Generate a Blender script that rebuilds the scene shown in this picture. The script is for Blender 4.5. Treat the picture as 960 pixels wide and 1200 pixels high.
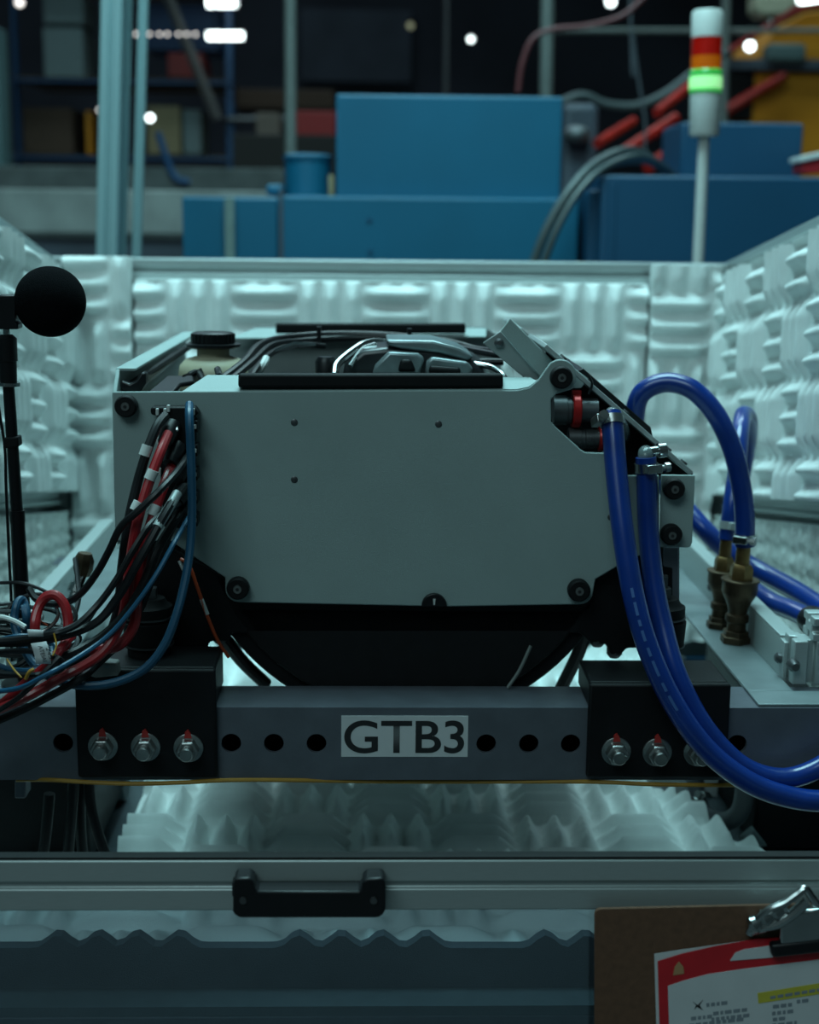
import bpy, bmesh, math, random
from mathutils import Vector, Matrix
random.seed(7)
V = Vector
for o in list(bpy.data.objects): bpy.data.objects.remove(o)
scn = bpy.context.scene
COL = scn.collection
# ------------------------------------------------------------------ camera
FPX = 1700.0                                   # focal length in pixels of a 960x1200 frame
CAM = V((0.0, -1.72, 1.60))
PITCH, YAW, ROLL = math.atan(330/FPX), math.radians(1.6), math.radians(0.6)
FW = V((math.sin(YAW)*math.cos(PITCH), math.cos(YAW)*math.cos(PITCH), -math.sin(PITCH)))
_r = FW.cross(V((0,0,1))).normalized(); _u = _r.cross(FW).normalized()
RT = (_r*math.cos(ROLL) + _u*math.sin(ROLL)).normalized()
UP = RT.cross(FW).normalized()
cd = bpy.data.cameras.new('camera'); cam = bpy.data.objects.new('camera', cd); COL.objects.link(cam)
cam.matrix_world = Matrix(((RT.x,UP.x,-FW.x,CAM.x),(RT.y,UP.y,-FW.y,CAM.y),(RT.z,UP.z,-FW.z,CAM.z),(0,0,0,1)))
cd.sensor_fit = 'HORIZONTAL'; cd.sensor_width = 24.0; cd.lens = 24.0*FPX/960
cd.clip_end = 100; cd.clip_start = 0.05
cd.dof.use_dof = True; cd.dof.focus_distance = 1.66; cd.dof.aperture_fstop = 3.0
scn.camera = cam
# ------------------------------------------------------------------ world, lamps, exposure
w = bpy.data.worlds.new('factory_air'); scn.world = w; w.use_nodes = True
w.node_tree.nodes['Background'].inputs[0].default_value = (0.30, 0.52, 0.56, 1)
w.node_tree.nodes['Background'].inputs[1].default_value = 0.05
def area(name, loc, size, power, color, rot=(0,0,0), spread=180):
    l = bpy.data.lights.new(name, 'AREA'); l.shape = 'RECTANGLE'; l.size, l.size_y = size
    l.energy = power; l.color = color; l.spread = math.radians(spread)
    o = bpy.data.objects.new(name, l); COL.objects.link(o); o.location = loc; o.rotation_euler = rot
    return o
TEAL = (0.50, 0.95, 1.0)
area('bay_light', (-0.2, 0.8, 4.8), (2.4, 1.8), 84, TEAL, spread=150)
area('hall_area_light', (-1.6, -3.6, 5.0), (3.0, 2.0), 33, (0.64, 0.96, 1.0), (math.radians(42), 0, math.radians(-20)), spread=150)
area('hall_area_light', (1.0, 4.0, 6.6), (4.0, 1.2), 52, (0.60, 0.95, 1.0), (math.radians(-15), 0, 0), spread=130)
area('hall_area_light', (-2.0, 9.5, 7.5), (5.0, 1.2), 60, (0.60, 0.85, 1.0), (math.radians(-20), 0, 0), spread=140)  # added fill to lift the far wall, no lamp known there
vs = scn.view_settings
vs.view_transform = 'Standard'; vs.look = 'None'; vs.exposure = 0.62; vs.gamma = 1.0; vs.use_curve_mapping = False

# ------------------------------------------------------------------ pixel -> place
def ray(px, py):
    return FW + RT*((px-480)/FPX) + UP*((600-py)/FPX)
def P(px, py, Y):
    d = ray(px, py); return CAM + d*((Y-CAM.y)/d.y)
def PZ(px, py, z):
    d = ray(px, py); return CAM + d*((z-CAM.z)/d.z)
def PX(px, py, x):
    d = ray(px, py); return CAM + d*((x-CAM.x)/d.x)
def mpp(p):                                    # metres per pixel at a place
    return (p-CAM).dot(FW)/FPX
# ------------------------------------------------------------------ materials
MATS = {}
def mat(name, col, rough=0.5, metal=0.0, var=0.08, scale=40.0, bump=0.0, bscale=200.0, emit=None, es=0.0, trans=0.0, spec=0.5, coat=0.0, alpha=1.0, stretch=None):
    if name in MATS: return MATS[name]
    m = bpy.data.materials.new(name); m.use_nodes = True
    nt = m.node_tree; b = nt.nodes['Principled BSDF']
    tc = nt.nodes.new('ShaderNodeTexCoord'); mp = nt.nodes.new('ShaderNodeMapping')
    nt.links.new(tc.outputs['Object'], mp.inputs[0])
    if stretch: mp.inputs['Scale'].default_value = stretch
    n = nt.nodes.new('ShaderNodeTexNoise'); n.inputs['Scale'].default_value = scale; n.inputs['Detail'].default_value = 5
    nt.links.new(mp.outputs[0], n.inputs['Vector'])
    r = nt.nodes.new('ShaderNodeValToRGB')
    r.color_ramp.elements[0].position = 0.3; r.color_ramp.elements[1].position = 0.7
    r.color_ramp.elements[0].color = (*[max(0, c*(1-var)) for c in col], 1)
    r.color_ramp.elements[1].color = (*[min(1, c*(1+var)) for c in col], 1)
    nt.links.new(n.outputs['Fac'], r.inputs[0]); nt.links.new(r.outputs[0], b.inputs['Base Color'])
    b.inputs['Roughness'].default_value = rough; b.inputs['Metallic'].default_value = metal
    b.inputs['Specular IOR Level'].default_value = spec
    b.inputs['Coat Weight'].default_value = coat
    b.inputs['Alpha'].default_value = alpha
    if trans: b.inputs['Transmission Weight'].default_value = trans
    if bump:
        n2 = nt.nodes.new('ShaderNodeTexNoise'); n2.inputs['Scale'].default_value = bscale; n2.inputs['Detail'].default_value = 3
        nt.links.new(mp.outputs[0], n2.inputs['Vector'])
        bp = nt.nodes.new('ShaderNodeBump'); bp.inputs['Strength'].default_value = bump; bp.inputs['Distance'].default_value = 0.002
        nt.links.new(n2.outputs['Fac'], bp.inputs['Height']); nt.links.new(bp.outputs[0], b.inputs['Normal'])
    if emit:
        b.inputs['Emission Color'].default_value = (*emit, 1); b.inputs['Emission Strength'].default_value = es
    MATS[name] = m; return m
FOAM = mat('white_foam', (0.78, 0.82, 0.81), 0.95, var=0.06, scale=18, bump=0.5, bscale=700, spec=0.1)
DARKSTRIP = mat('dark_grey_strip', (0.075, 0.088, 0.105), 0.95, var=0.08, scale=25, bump=0.5, bscale=700, spec=0.1)
FELT = mat('quilted_felt', (0.62, 0.66, 0.64), 0.95, var=0.15, scale=60, bump=0.9, bscale=160, spec=0.1)
PANEL = mat('light_grey_powder_coat', (0.285, 0.365, 0.36), 0.6, var=0.05, scale=9, bump=0.25, bscale=900)
PANEL_IN = mat('grey_sheet_metal', (0.22, 0.25, 0.25), 0.5, var=0.08, scale=20)
ALU = mat('brushed_aluminium', (0.40, 0.45, 0.45), 0.45, 0.45, var=0.06, scale=60, stretch=(1,30,30))
ALU_RAW = mat('raw_aluminium_plate', (0.20, 0.24, 0.25), 0.48, 0.5, var=0.18, scale=14)
STEEL = mat('grey_painted_steel', (0.115, 0.126, 0.150), 0.42, 0.25, var=0.12, scale=25, bump=0.1)
BOLT = mat('zinc_bolt', (0.36, 0.36, 0.355), 0.34, 1.0, var=0.15, scale=80)
DKSTEEL = mat('dark_steel', (0.10, 0.105, 0.11), 0.4, 0.7, var=0.2, scale=40)
BLACK = mat('black_paint', (0.0045, 0.0048, 0.006), 0.55, var=0.3, scale=30, bump=0.1, spec=0.25)
RUBBER = mat('black_rubber', (0.0055, 0.006, 0.007), 0.65, var=0.2, scale=50, spec=0.25)
PLASTIC = mat('black_plastic', (0.006, 0.0065, 0.008), 0.38, var=0.2, scale=40, spec=0.35)
WINDSCREEN = mat('black_foam_windscreen', (0.004, 0.0045, 0.0055), 1.0, var=0.3, scale=200, bump=1.0, bscale=900, spec=0.05)
HOSE = mat('blue_hose', (0.003, 0.030, 0.20), 0.28, var=0.12, scale=30, coat=0.3)
HOSEPRINT = mat('pale_hose_print', (0.045, 0.12, 0.34), 0.5)
CBLUE = mat('blue_cable', (0.006, 0.055, 0.11), 0.42)
CRED = mat('red_cable', (0.28, 0.008, 0.012), 0.38, coat=0.2)
CBLACK = mat('black_cable', (0.005, 0.0055, 0.007), 0.42, spec=0.4)
CGREY = mat('grey_cable', (0.05, 0.056, 0.06), 0.4)
CORANGE = mat('orange_wire', (0.50, 0.07, 0.02), 0.4)
CYELLOW = mat('yellow_wire', (0.34, 0.17, 0.012), 0.5)
WHITEP = mat('white_plastic', (0.55, 0.58, 0.57), 0.5)
PAPER = mat('white_paper', (0.60, 0.62, 0.63), 0.8, var=0.03)
INK = mat('black_ink', (0.015, 0.015, 0.017), 0.6)
GREYINK = mat('grey_ink', (0.22, 0.25, 0.28), 0.7)
REDP = mat('red_print', (0.55, 0.012, 0.02), 0.5)
YELP = mat('yellow_highlight', (0.55, 0.48, 0.05), 0.6)
REDMARK = mat('red_paint_mark', (0.38, 0.02, 0.015), 0.5)
HARDBOARD = mat('brown_hardboard', (0.13, 0.062, 0.034), 0.7, var=0.15, scale=120, bump=0.2)
BRASS = mat('worn_brass', (0.20, 0.125, 0.05), 0.42, 0.8, var=0.35, scale=45)
BROWNBRASS = mat('tarnished_brass', (0.085, 0.058, 0.035), 0.5, 0.75, var=0.4, scale=50)
CHROME = mat('chrome', (0.40, 0.42, 0.42), 0.24, 1.0, var=0.1)
REDANO = mat('red_anodised', (0.42, 0.012, 0.012), 0.3, 0.3)
RESV = mat('cream_reservoir', (0.50, 0.46, 0.33), 0.5, var=0.06)
MACHBLUE = mat('machine_blue_paint', (0.003, 0.115, 0.21), 0.5, var=0.08, scale=3)
MACHBLUE2 = mat('dark_machine_blue_paint', (0.004, 0.062, 0.135), 0.5, var=0.08, scale=3)
RACKBLUE = mat('rack_blue_paint', (0.006, 0.055, 0.15), 0.5)
TEALPOST = mat('teal_aluminium', (0.30, 0.46, 0.49), 0.45, 0.3, var=0.06, stretch=(30,30,1))
GREYPIPE = mat('grey_pipe', (0.20, 0.22, 0.21), 0.5, 0.2)
YELLOW = mat('machine_yellow_paint', (0.75, 0.27, 0.008), 0.5, var=0.08, scale=5)
DARKRED = mat('red_painted_strut', (0.42, 0.012, 0.006), 0.5, var=0.3, scale=12)
CONC = mat('grey_concrete', (0.30, 0.32, 0.31), 0.9, var=0.25, scale=6, bump=0.4, bscale=60)
DARKWALL = mat('dark_hall_wall', (0.045, 0.050, 0.065), 0.9, var=0.4, scale=0.8)
FLOORM = mat('grey_factory_floor', (0.10, 0.105, 0.11), 0.55, var=0.2, scale=2)
CARD = mat('brown_cardboard', (0.085, 0.050, 0.034), 0.85, var=0.15)
CARD2 = mat('beige_cardboard', (0.30, 0.24, 0.14), 0.85, var=0.15)
PALEBOX = mat('pale_grey_box', (0.16, 0.21, 0.22), 0.7)
DARKPANEL = mat('dark_blue_panel', (0.06, 0.075, 0.10), 0.6, var=0.3, scale=2)
GREENBOX = mat('grey_green_box', (0.10, 0.15, 0.15), 0.6)
LAMP = mat('lit_lamp', (1, 1, 1), 0.5, emit=(0.85, 1.0, 1.0), es=4)
LAMPW = mat('dim_lit_lamp', (1, 1, 1), 0.5, emit=(1.0, 0.95, 0.9), es=1.6)
REDLENS = mat('red_lens', (0.40, 0.006, 0.004), 0.2, coat=0.4, emit=(0.5, 0.01, 0.0), es=0.08)
AMBLENS = mat('amber_lens', (0.52, 0.10, 0.005), 0.2, coat=0.4, emit=(0.9, 0.2, 0.0), es=0.10)
GREENLENS = mat('green_lit_lens', (0.05, 0.5, 0.08), 0.2, coat=0.4, emit=(0.05, 0.75, 0.10), es=0.18)
GREENCORE = mat('bright_green_lamp', (0.4, 1.0, 0.4), 0.3, emit=(0.42, 1.0, 0.38), es=0.40)
LIGHTGREY = mat('light_grey_plastic', (0.64, 0.66, 0.64), 0.5, var=0.04)
def glassmat():
    m = bpy.data.materials.new('clear_acrylic'); m.use_nodes = True; nt = m.node_tree
    out = nt.nodes['Material Output']; nt.nodes.remove(nt.nodes['Principled BSDF'])
    t = nt.nodes.new('ShaderNodeBsdfTransparent'); t.inputs[0].default_value = (0.70, 0.77, 0.80, 1)
    g = nt.nodes.new('ShaderNodeBsdfGlossy'); g.inputs[0].default_value = (0.9, 0.95, 1, 1); g.inputs['Roughness'].default_value = 0.03
    n = nt.nodes.new('ShaderNodeTexNoise'); n.inputs['Scale'].default_value = 3
    mr = nt.nodes.new('ShaderNodeMapRange'); mr.inputs[3].default_value = 0.08; mr.inputs[4].default_value = 0.13
    nt.links.new(n.outputs['Fac'], mr.inputs[0])
    x = nt.nodes.new('ShaderNodeMixShader'); nt.links.new(mr.outputs[0], x.inputs[0]); nt.links.new(t.outputs[0], x.inputs[1]); nt.links.new(g.outputs[0], x.inputs[2])
    nt.links.new(x.outputs[0], out.inputs[0]); return m
GLASS = glassmat()
# ------------------------------------------------------------------ mesh tools
def frame(d):
    d = d.normalized(); a = V((0,0,1)) if abs(d.z) < 0.9 else V((1,0,0))
    u = d.cross(a).normalized(); return u, d.cross(u).normalized(), d
class MB:
    def __init__(s): s.v = []; s.f = []
    def add(s, vs, fs):
        k = len(s.v); s.v += [V(p) for p in vs]; s.f += [[i+k for i in f] for f in fs]; return s
    def hexa(s, c):                             # eight corners: four, then the four opposite
        return s.add(c, [(0,1,2,3),(4,7,6,5),(0,4,5,1),(1,5,6,2),(2,6,7,3),(3,7,4,0)])
    def box(s, lo, hi):
        x0,y0,z0 = lo; x1,y1,z1 = hi
        return s.hexa([(x0,y0,z0),(x1,y0,z0),(x1,y0,z1),(x0,y0,z1),(x0,y1,z0),(x1,y1,z0),(x1,y1,z1),(x0,y1,z1)])
    def obox(s, c, size, ux=V((1,0,0)), uy=V((0,1,0))):
        ux = V(ux).normalized(); uy = V(uy).normalized(); uz = ux.cross(uy); a,b,d = [q/2 for q in size]; c = V(c)
        k = [(-a,-b,-d),(a,-b,-d),(a,-b,d),(-a,-b,d),(-a,b,-d),(a,b,-d),(a,b,d),(-a,b,d)]
        return s.hexa([c+ux*p+uy*q+uz*r for p,q,r in k])
    def prism(s, poly, off):
        n = len(poly); poly = [V(p) for p in poly]; off = V(off)
        return s.add(poly+[p+off for p in poly], [tuple(range(n)), tuple(range(2*n-1, n-1, -1))] + [(i,(i+1)%n,(i+1)%n+n,i+n) for i in range(n)])
    def lathe(s, p0, p1, prof, n=16, hexa=None):   # prof: (t along p0->p1 0..1, radius)
        p0, p1 = V(p0), V(p1); u,v,d = frame(p1-p0); vs = []; fs = []
        for t,r in prof:
            c = p0.lerp(p1, t)
            vs += [c+(u*math.cos(2*math.pi*i/n)+v*math.sin(2*math.pi*i/n))*max(r,1e-5) for i in range(n)]
        for k in range(len(prof)-1):
            fs += [(k*n+i, k*n+(i+1)%n, (k+1)*n+(i+1)%n, (k+1)*n+i) for i in range(n)]
        fs += [tuple(range(n-1,-1,-1)), tuple((len(prof)-1)*n+i for i in range(n))]
        return s.add(vs, fs)
    def cyl(s, p0, p1, r, n=16): return s.lathe(p0, p1, [(0,r),(1,r)], n)
    def tube(s, pts, r, n=10, sub=6, rf=None):
        pts = smooth(pts, sub) if len(pts) > 2 else [V(p) for p in pts]
        m = len(pts); u = None; vs = []; fs = []
        for i,p in enumerate(pts):
            d = (pts[min(i+1,m-1)]-pts[max(i-1,0)]).normalized()
            if u is None: u = frame(d)[0]
            else:
                u = (u-d*u.dot(d)).normalized()
            v = d.cross(u); rr = rf(i/(m-1))*r if rf else r
            vs += [p+(u*math.cos(2*math.pi*k/n)+v*math.sin(2*math.pi*k/n))*rr for k in range(n)]
        for i in range(m-1): fs += [(i*n+k, i*n+(k+1)%n, (i+1)*n+(k+1)%n, (i+1)*n+k) for k in range(n)]
        fs += [tuple(range(n-1,-1,-1)), tuple((m-1)*n+k for k in range(n))]
        return s.add(vs, fs)
    def ball(s, c, r, nu=24, nv=14, sq=(1,1,1)):
        c = V(c); vs = []; fs = []
        for j in range(nv+1):
            th = math.pi*j/nv
            vs += [c+V((math.sin(th)*math.cos(2*math.pi*i/nu)*sq[0], math.sin(th)*math.sin(2*math.pi*i/nu)*sq[1], math.cos(th)*sq[2]))*r for i in range(nu)]
        for j in range(nv): fs += [(j*nu+i, (j+1)*nu+i, (j+1)*nu+(i+1)%nu, j*nu+(i+1)%nu) for i in range(nu)]
        return s.add(vs, fs)
    def build(s, name, m, parent=None, bevel=0, smooth_angle=35, seg=2):
        me = bpy.data.meshes.new(name)
        bm = bmesh.new()
        bv = [bm.verts.new(p) for p in s.v]
        for f in s.f:
            try: bm.faces.new([bv[i] for i in f])
            except ValueError: pass
        bmesh.ops.remove_doubles(bm, verts=bm.verts, dist=2e-6)
        bmesh.ops.recalc_face_normals(bm, faces=bm.faces)
        bm.to_mesh(me); bm.free()
        for p in me.polygons: p.use_smooth = True
        me.set_sharp_from_angle(angle=math.radians(smooth_angle))
        me.materials.append(m)
        o = bpy.data.objects.new(name, me); COL.objects.link(o)
        if bevel:
            b = o.modifiers.new('soft_edges', 'BEVEL'); b.width = bevel; b.segments = seg; b.limit_method = 'ANGLE'; b.angle_limit = math.radians(40)
            b.harden_normals = False
        if parent: adopt(o, parent)
        return o
def adopt(o, parent):
    o.parent = parent
    o.matrix_parent_inverse = Matrix.Translation(parent.get('base', (0,0,0))).inverted() if parent.type == 'EMPTY' else Matrix.Translation(parent.location).inverted()
def smooth(pts, sub=6):
    pts = [V(p) for p in pts]; q = [pts[0]*2-pts[1]] + pts + [pts[-1]*2-pts[-2]]; out = []
    for i in range(1, len(q)-2):
        a,b,c,d = q[i-1:i+3]
        for k in range(sub):
            t = k/sub
            out.append(0.5*((2*b)+(c-a)*t+(2*a-5*b+4*c-d)*t*t+(3*b-a-3*c+d)*t**3))
    return out+[pts[-1]]
def tag(o, label, cat, group=None):
    o['label'] = label; o['category'] = cat
    if group: o['group'] = group
    return o
def thing(name, label, cat, base, group=None):
    o = bpy.data.objects.new(name, None); COL.objects.link(o); o.empty_display_size = 0.05
    o.location = base; o['base'] = tuple(base); return tag(o, label, cat, group)
def finish():
    for o in bpy.data.objects:
        if 'base' in o.keys(): del o['base']
def struct(o): o['kind'] = 'structure'; return o
def copy_at(src, pos, parent):                   # a piece that shares its mesh, moved to pos (piece meshes are built about 0,0,0)
    c = src.copy(); COL.objects.link(c); c.location = pos; c.parent = parent
    if parent.type == 'EMPTY': c.matrix_parent_inverse = Matrix.Translation(parent['base']).inverted()
    else: c.matrix_parent_inverse = Matrix.Translation(parent.location).inverted()
    return c
def path(lst): return [P(*q) for q in lst]
LAID = []                                        # (object, centre line, radius, ring size)
def cable(name, label, lst, rpx, m, cat='cable', group=None, n=8, sub=7):
    pts = path(lst); r = rpx*mpp(pts[len(pts)//2]); o = MB().tube(pts, r, n, sub).build(name, m)
    if group in ('cables plugged into the machine', 'cables heaped on the rail'): LAID.append((o, smooth(pts, sub), r, n))
    return tag(o, label, cat, group)
def lay_cables(fixed, limit):
    """slide crossing cables apart along the line of depth until they lie on, not in, one another; fixed: (points, radius) that stay"""
    import numpy as np
    pts, rad, own, mob = [], [], [], []
    for k,(o,line,r,n) in enumerate(LAID):
        for p in line: pts.append(p); rad.append(r); own.append(k); mob.append(1.0)
    for k,(line,r) in enumerate(fixed):
        for p in line: pts.append(p); rad.append(r); own.append(1000+k); mob.append(0.0)
    X = np.array([tuple(p) for p in pts]); rad = np.array(rad); own = np.array(own); mob = np.array(mob)
    D = X-np.array(tuple(CAM)); dist = np.linalg.norm(D, axis=1); D = D/dist[:,None]
    I, J, need, clus = [], [], [], {}
    for i in range(len(X)):
        j = np.arange(i+1, len(X)); j = j[own[j] != own[i]]
        if not len(j): continue
        scale = (dist[i]+dist[j])/2
        lat = np.linalg.norm(D[j]-D[i], axis=1)*scale
        lat = np.maximum(lat-0.0022, 0); rr = rad[i]+rad[j]+0.0004
        ok = (lat < rr) & (mob[i]+mob[j] > 0)
        for q,l,R in zip(j[ok], lat[ok], rr[ok]): I.append(i); J.append(q); need.append(math.sqrt(R*R-l*l))
    I = np.array(I); J = np.array(J); need = np.array(need); t = dist.copy()
    cid = np.zeros(len(I), int); last = {}; nxt = 0
    for k in range(len(I)):                       # one contact = one stretch of two cables
        key = (own[I[k]], own[J[k]])
        found = None
        for c,(li,lj) in last.get(key, {}).items():
            if abs(li-I[k]) < 9 and abs(lj-J[k]) < 14: found = c
        if found is None: found = nxt; nxt += 1
        last.setdefault(key, {})[found] = (I[k], J[k]); cid[k] = found
    sg = np.zeros(nxt); np.add.at(sg, cid, t[J]-t[I]); sg = np.where(sg >= 0, 1.0, -1.0)[cid]; sg = np.where(own[J] >= 1002, 1.0, sg)   # over the plug
    wi = mob[I]/(mob[I]+mob[J]); wj = 1-wi
    seg = []; a = 0
    for o,line,r,n in LAID: seg.append((a, a+len(line))); a += len(line)
    for it in range(700):
        gap = need-(t[J]-t[I])*sg; v = np.maximum(gap, 0)
        if it > 60 and v.max() < 0.0004: break
        acc = np.zeros(len(t)); mi = np.zeros(len(t)); ma = np.zeros(len(t))
        np.minimum.at(mi, I, -v*sg*wi); np.maximum.at(ma, I, -v*sg*wi)
        np.minimum.at(mi, J, v*sg*wj); np.maximum.at(ma, J, v*sg*wj)
        t = t+(mi+ma)*0.5
        for a,b in seg:
            d = t[a:b]-dist[a:b]; e = np.pad(d, 2, mode='edge'); d = 0.12*e[:-4]+0.2*e[1:-3]+0.36*e[2:-2]+0.2*e[3:-1]+0.12*e[4:]
            t[a:b] = dist[a:b]+d
        Y = CAM.y+D[:,1]*t; Z = CAM.z+D[:,2]*t; Xx = CAM.x+D[:,0]*t
        lim = limit(Xx, Z, rad); over = np.where(mob > 0, np.maximum(Y-lim, 0), 0)
        t = t-over/D[:,1]
    # what still cannot settle is laid on top of the rest, deepest cable first
    xh = P(118,740,-0.08).x; heap = (X[I,0] < xh) & (X[J,0] < xh)
    def depth_of(k):
        c = np.concatenate([I[heap & (own[I] == k) & (own[J] < 1000)], J[heap & (own[J] == k)]]); return (D[c,1]*t[c]).mean() if len(c) else 0.0
    order = sorted(range(len(seg)), key=lambda k: -depth_of(k))
    rank = {k: q for q,k in enumerate(order)}
    for k in order:
        a, b = seg[k]; req = np.full(b-a, 9.0)
        for x_, y_, s_ in ((I, J, 1.0), (J, I, -1.0)):
            for c in np.where(heap & (x_ >= a) & (x_ < b))[0]:
                q = y_[c]
                if own[q] >= 1000:
                    if sg[c]*s_ > 0: req[x_[c]-a] = min(req[x_[c]-a], t[q]-need[c])
                elif rank[own[q]] < rank[k]: req[x_[c]-a] = min(req[x_[c]-a], t[q]-need[c])
        d = np.minimum(t[a:b], req)-t[a:b]; cap = d.copy()
        for it in range(30):
            e = np.pad(d, 2, mode='edge'); d = np.minimum(cap, 0.12*e[:-4]+0.2*e[1:-3]+0.36*e[2:-2]+0.2*e[3:-1]+0.12*e[4:])
        t[a:b] += d
    for (o,line,r,n),(a,b) in zip(LAID, seg):
        mv = [V(D[k]*(t[k]-dist[k])) for k in range(a, b)]
        me = o.data; assert len(me.vertices) == len(line)*n
        for k in range(len(line)):
            for q in range(n): me.vertices[k*n+q].co += mv[k]
        for ch in o.children:                     # sleeves ride along with their cable
            for w_ in ch.data.vertices:
                k = min(range(len(line)), key=lambda z: (line[z]-w_.co).length); w_.co += mv[k]
def quadpx(poly, Y): return [P(x,y,Y) for x,y in poly]
def text(name, body, ll, u, v, width, height, m, parent, thick=0.0004, bold=0.0):
    c = bpy.data.curves.new(name, 'FONT'); c.body = body; c.offset = bold; c.size = 1; c.extrude = 0.0
    t = bpy.data.objects.new(name, c); COL.objects.link(t)
    dg = bpy.context.evaluated_depsgraph_get(); me = bpy.data.meshes.new_from_object(t.evaluated_get(dg))
    bpy.data.objects.remove(t); bpy.data.curves.remove(c)
    xs = [q.co.x for q in me.vertices]; ys = [q.co.y for q in me.vertices]
    x0,x1,y0,y1 = min(xs),max(xs),min(ys),max(ys); u = V(u).normalized(); v = V(v).normalized(); n = u.cross(v)
    for q in me.vertices:
        q.co = V(ll) + u*((q.co.x-x0)/(x1-x0)*width) + v*((q.co.y-y0)/(y1-y0)*height) + n*thick
    me.materials.clear(); me.materials.append(m)
    o = bpy.data.objects.new(name, me); COL.objects.link(o); adopt(o, parent); return o
def slot_profile(w, h, slot=0.010, deep=0.009, notch=0.006):
    a, b, s = w/2, h/2, slot/2
    pts = []
    def side(p, q, t, nrm):                      # from corner p to q; a T-slot half way
        mid = ((p[0]+q[0])/2, (p[1]+q[1])/2)
        A = (mid[0]-t[0]*s, mid[1]-t[1]*s); B = (mid[0]+t[0]*s, mid[1]+t[1]*s)
        return [p, A, (A[0]-nrm[0]*deep, A[1]-nrm[1]*deep), (B[0]-nrm[0]*deep, B[1]-nrm[1]*deep), B]
    pts += side((-a,-b),(a,-b),(1,0),(0,-1)); pts += side((a,-b),(a,b),(0,1),(1,0))
    pts += side((a,b),(-a,b),(-1,0),(0,1)); pts += side((-a,b),(-a,-b),(0,-1),(-1,0))
    return pts
def extrusion(p0, p1, w, h, up=V((0,0,1)), mb=None, **k):
    p0, p1 = V(p0), V(p1); d = (p1-p0).normalized(); up = V(up); up = (up-d*up.dot(d)).normalized(); s = d.cross(up)
    return (mb or MB()).prism([p0+s*x+up*y for x,y in slot_profile(w, h, **k)], p1-p0)
def cut(o, cutters):
    for c in cutters:
        b = o.modifiers.new('cut', 'BOOLEAN'); b.operation = 'DIFFERENCE'; b.object = c; b.solver = 'EXACT'
    dg = bpy.context.evaluated_depsgraph_get(); dg.update(); me = bpy.data.meshes.new_from_object(o.evaluated_get(dg))
    o.modifiers.clear(); old = o.data; o.data = me; bpy.data.meshes.remove(old)
    for c in cutters: bpy.data.objects.remove(c)
    for p in me.polygons: p.use_smooth = True
    me.set_sharp_from_angle(angle=math.radians(35))
    return o
def foam(name, label, c00, c10, c01, c11, nrm, patch=0.131, amp=0.021, base=0.026, res=0.0052, ph=(0,0), ridges=3, group=None, m=FOAM, wob=0.0, flat=False):
    """convoluted foam sheet over the quad c00 c10 c01 c11 (u right, v up): square patches of ridges, every other one turned"""
    c00,c10,c01,c11 = map(V,(c00,c10,c01,c11)); nrm = V(nrm).normalized()
    U = max((c10-c00).length, (c11-c01).length); W = max((c01-c00).length, (c11-c10).length)
    nu, nv = max(2,int(U/res)), max(2,int(W/res)); vs = []; fs = []
    def ht(a, b):
        a, b = a/patch+ph[0], b/patch+ph[1]
        i, j = math.floor(a), math.floor(b); x, y = a-i, b-j
        if (i+j) % 2: x, y = y, x
        q = 0.5-0.5*math.cos(2*math.pi*ridges*x)
        e = min(1.0, math.sin(math.pi*y)*1.5)**0.9 if 0 < y < 1 else 0
        jit = 0.85+0.3*((math.sin(i*12.9+j*78.2)*43758.5) % 1)
        return amp*jit*(q**1.1)*(0.10+0.90*e)
    for j in range(nv+1):
        for i in range(nu+1):
            s, t = i/nu, j/nv
            p = (c00*(1-s)+c10*s)*(1-t)+(c01*(1-s)+c11*s)*t
            h = base+(ht(p.x-c00.x, p.y-c00.y) if flat else ht(s*U, t*W))   # flat: the pattern runs square to the room on a skewed sheet
            if wob: h += wob*math.sin(s*U*9+1)*math.sin(t*W*7)
            vs.append(p+nrm*h)
    k = nu+1
    fs += [(j*k+i, j*k+i+1, (j+1)*k+i+1, (j+1)*k+i) for j in range(nv) for i in range(nu)]
    ring = [i for i in range(k)] + [j*k+nu for j in range(1,nv+1)] + [nv*k+i for i in range(nu-1,-1,-1)] + [j*k for j in range(nv-1,0,-1)]
    n0 = len(vs)
    for r in ring:
        j, i = divmod(r, k); s, t = i/nu, j/nv
        vs.append((c00*(1-s)+c10*s)*(1-t)+(c01*(1-s)+c11*s)*t)
    L = len(ring)
    fs += [(ring[q], n0+q, n0+(q+1)%L, ring[(q+1)%L]) for q in range(L)]
    fs += [tuple(n0+q for q in range(L-1,-1,-1))]
    o = MB().add(vs, fs).build(name, m, smooth_angle=70)
    return tag(o, label, 'acoustic foam', group)

# ================================================================== the hall
YB = 1.22                                       # plane of the enclosure's back wall
struct(MB().box((-14,-5,-0.1),(14,13,0)).build('floor', FLOORM))
struct(MB().box((-14,12.6,0),(14,12.8,9)).build('wall_back', DARKWALL))
struct(MB().box((-14,-5,9),(14,13,9.2)).build('ceiling', DARKWALL))
struct(MB().box((-14.2,-5,0),(-14,13,9)).build('wall_left', DARKWALL))
struct(MB().box((14,-5,0),(14.2,13,9)).build('wall_right', DARKWALL))

# ================================================================== the enclosure
ZFLOOR = CAM.z-0.885                              # top of the enclosure's base sheet
BL, BR = P(66,303,YB), P(856,303,YB)             # upper back corners
XL, XR = BL.x-0.02, BR.x+0.02
YFR = -0.36                                      # plane of the front door
RS = 0.045
zrimb = P(480,306,YB).z
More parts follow.
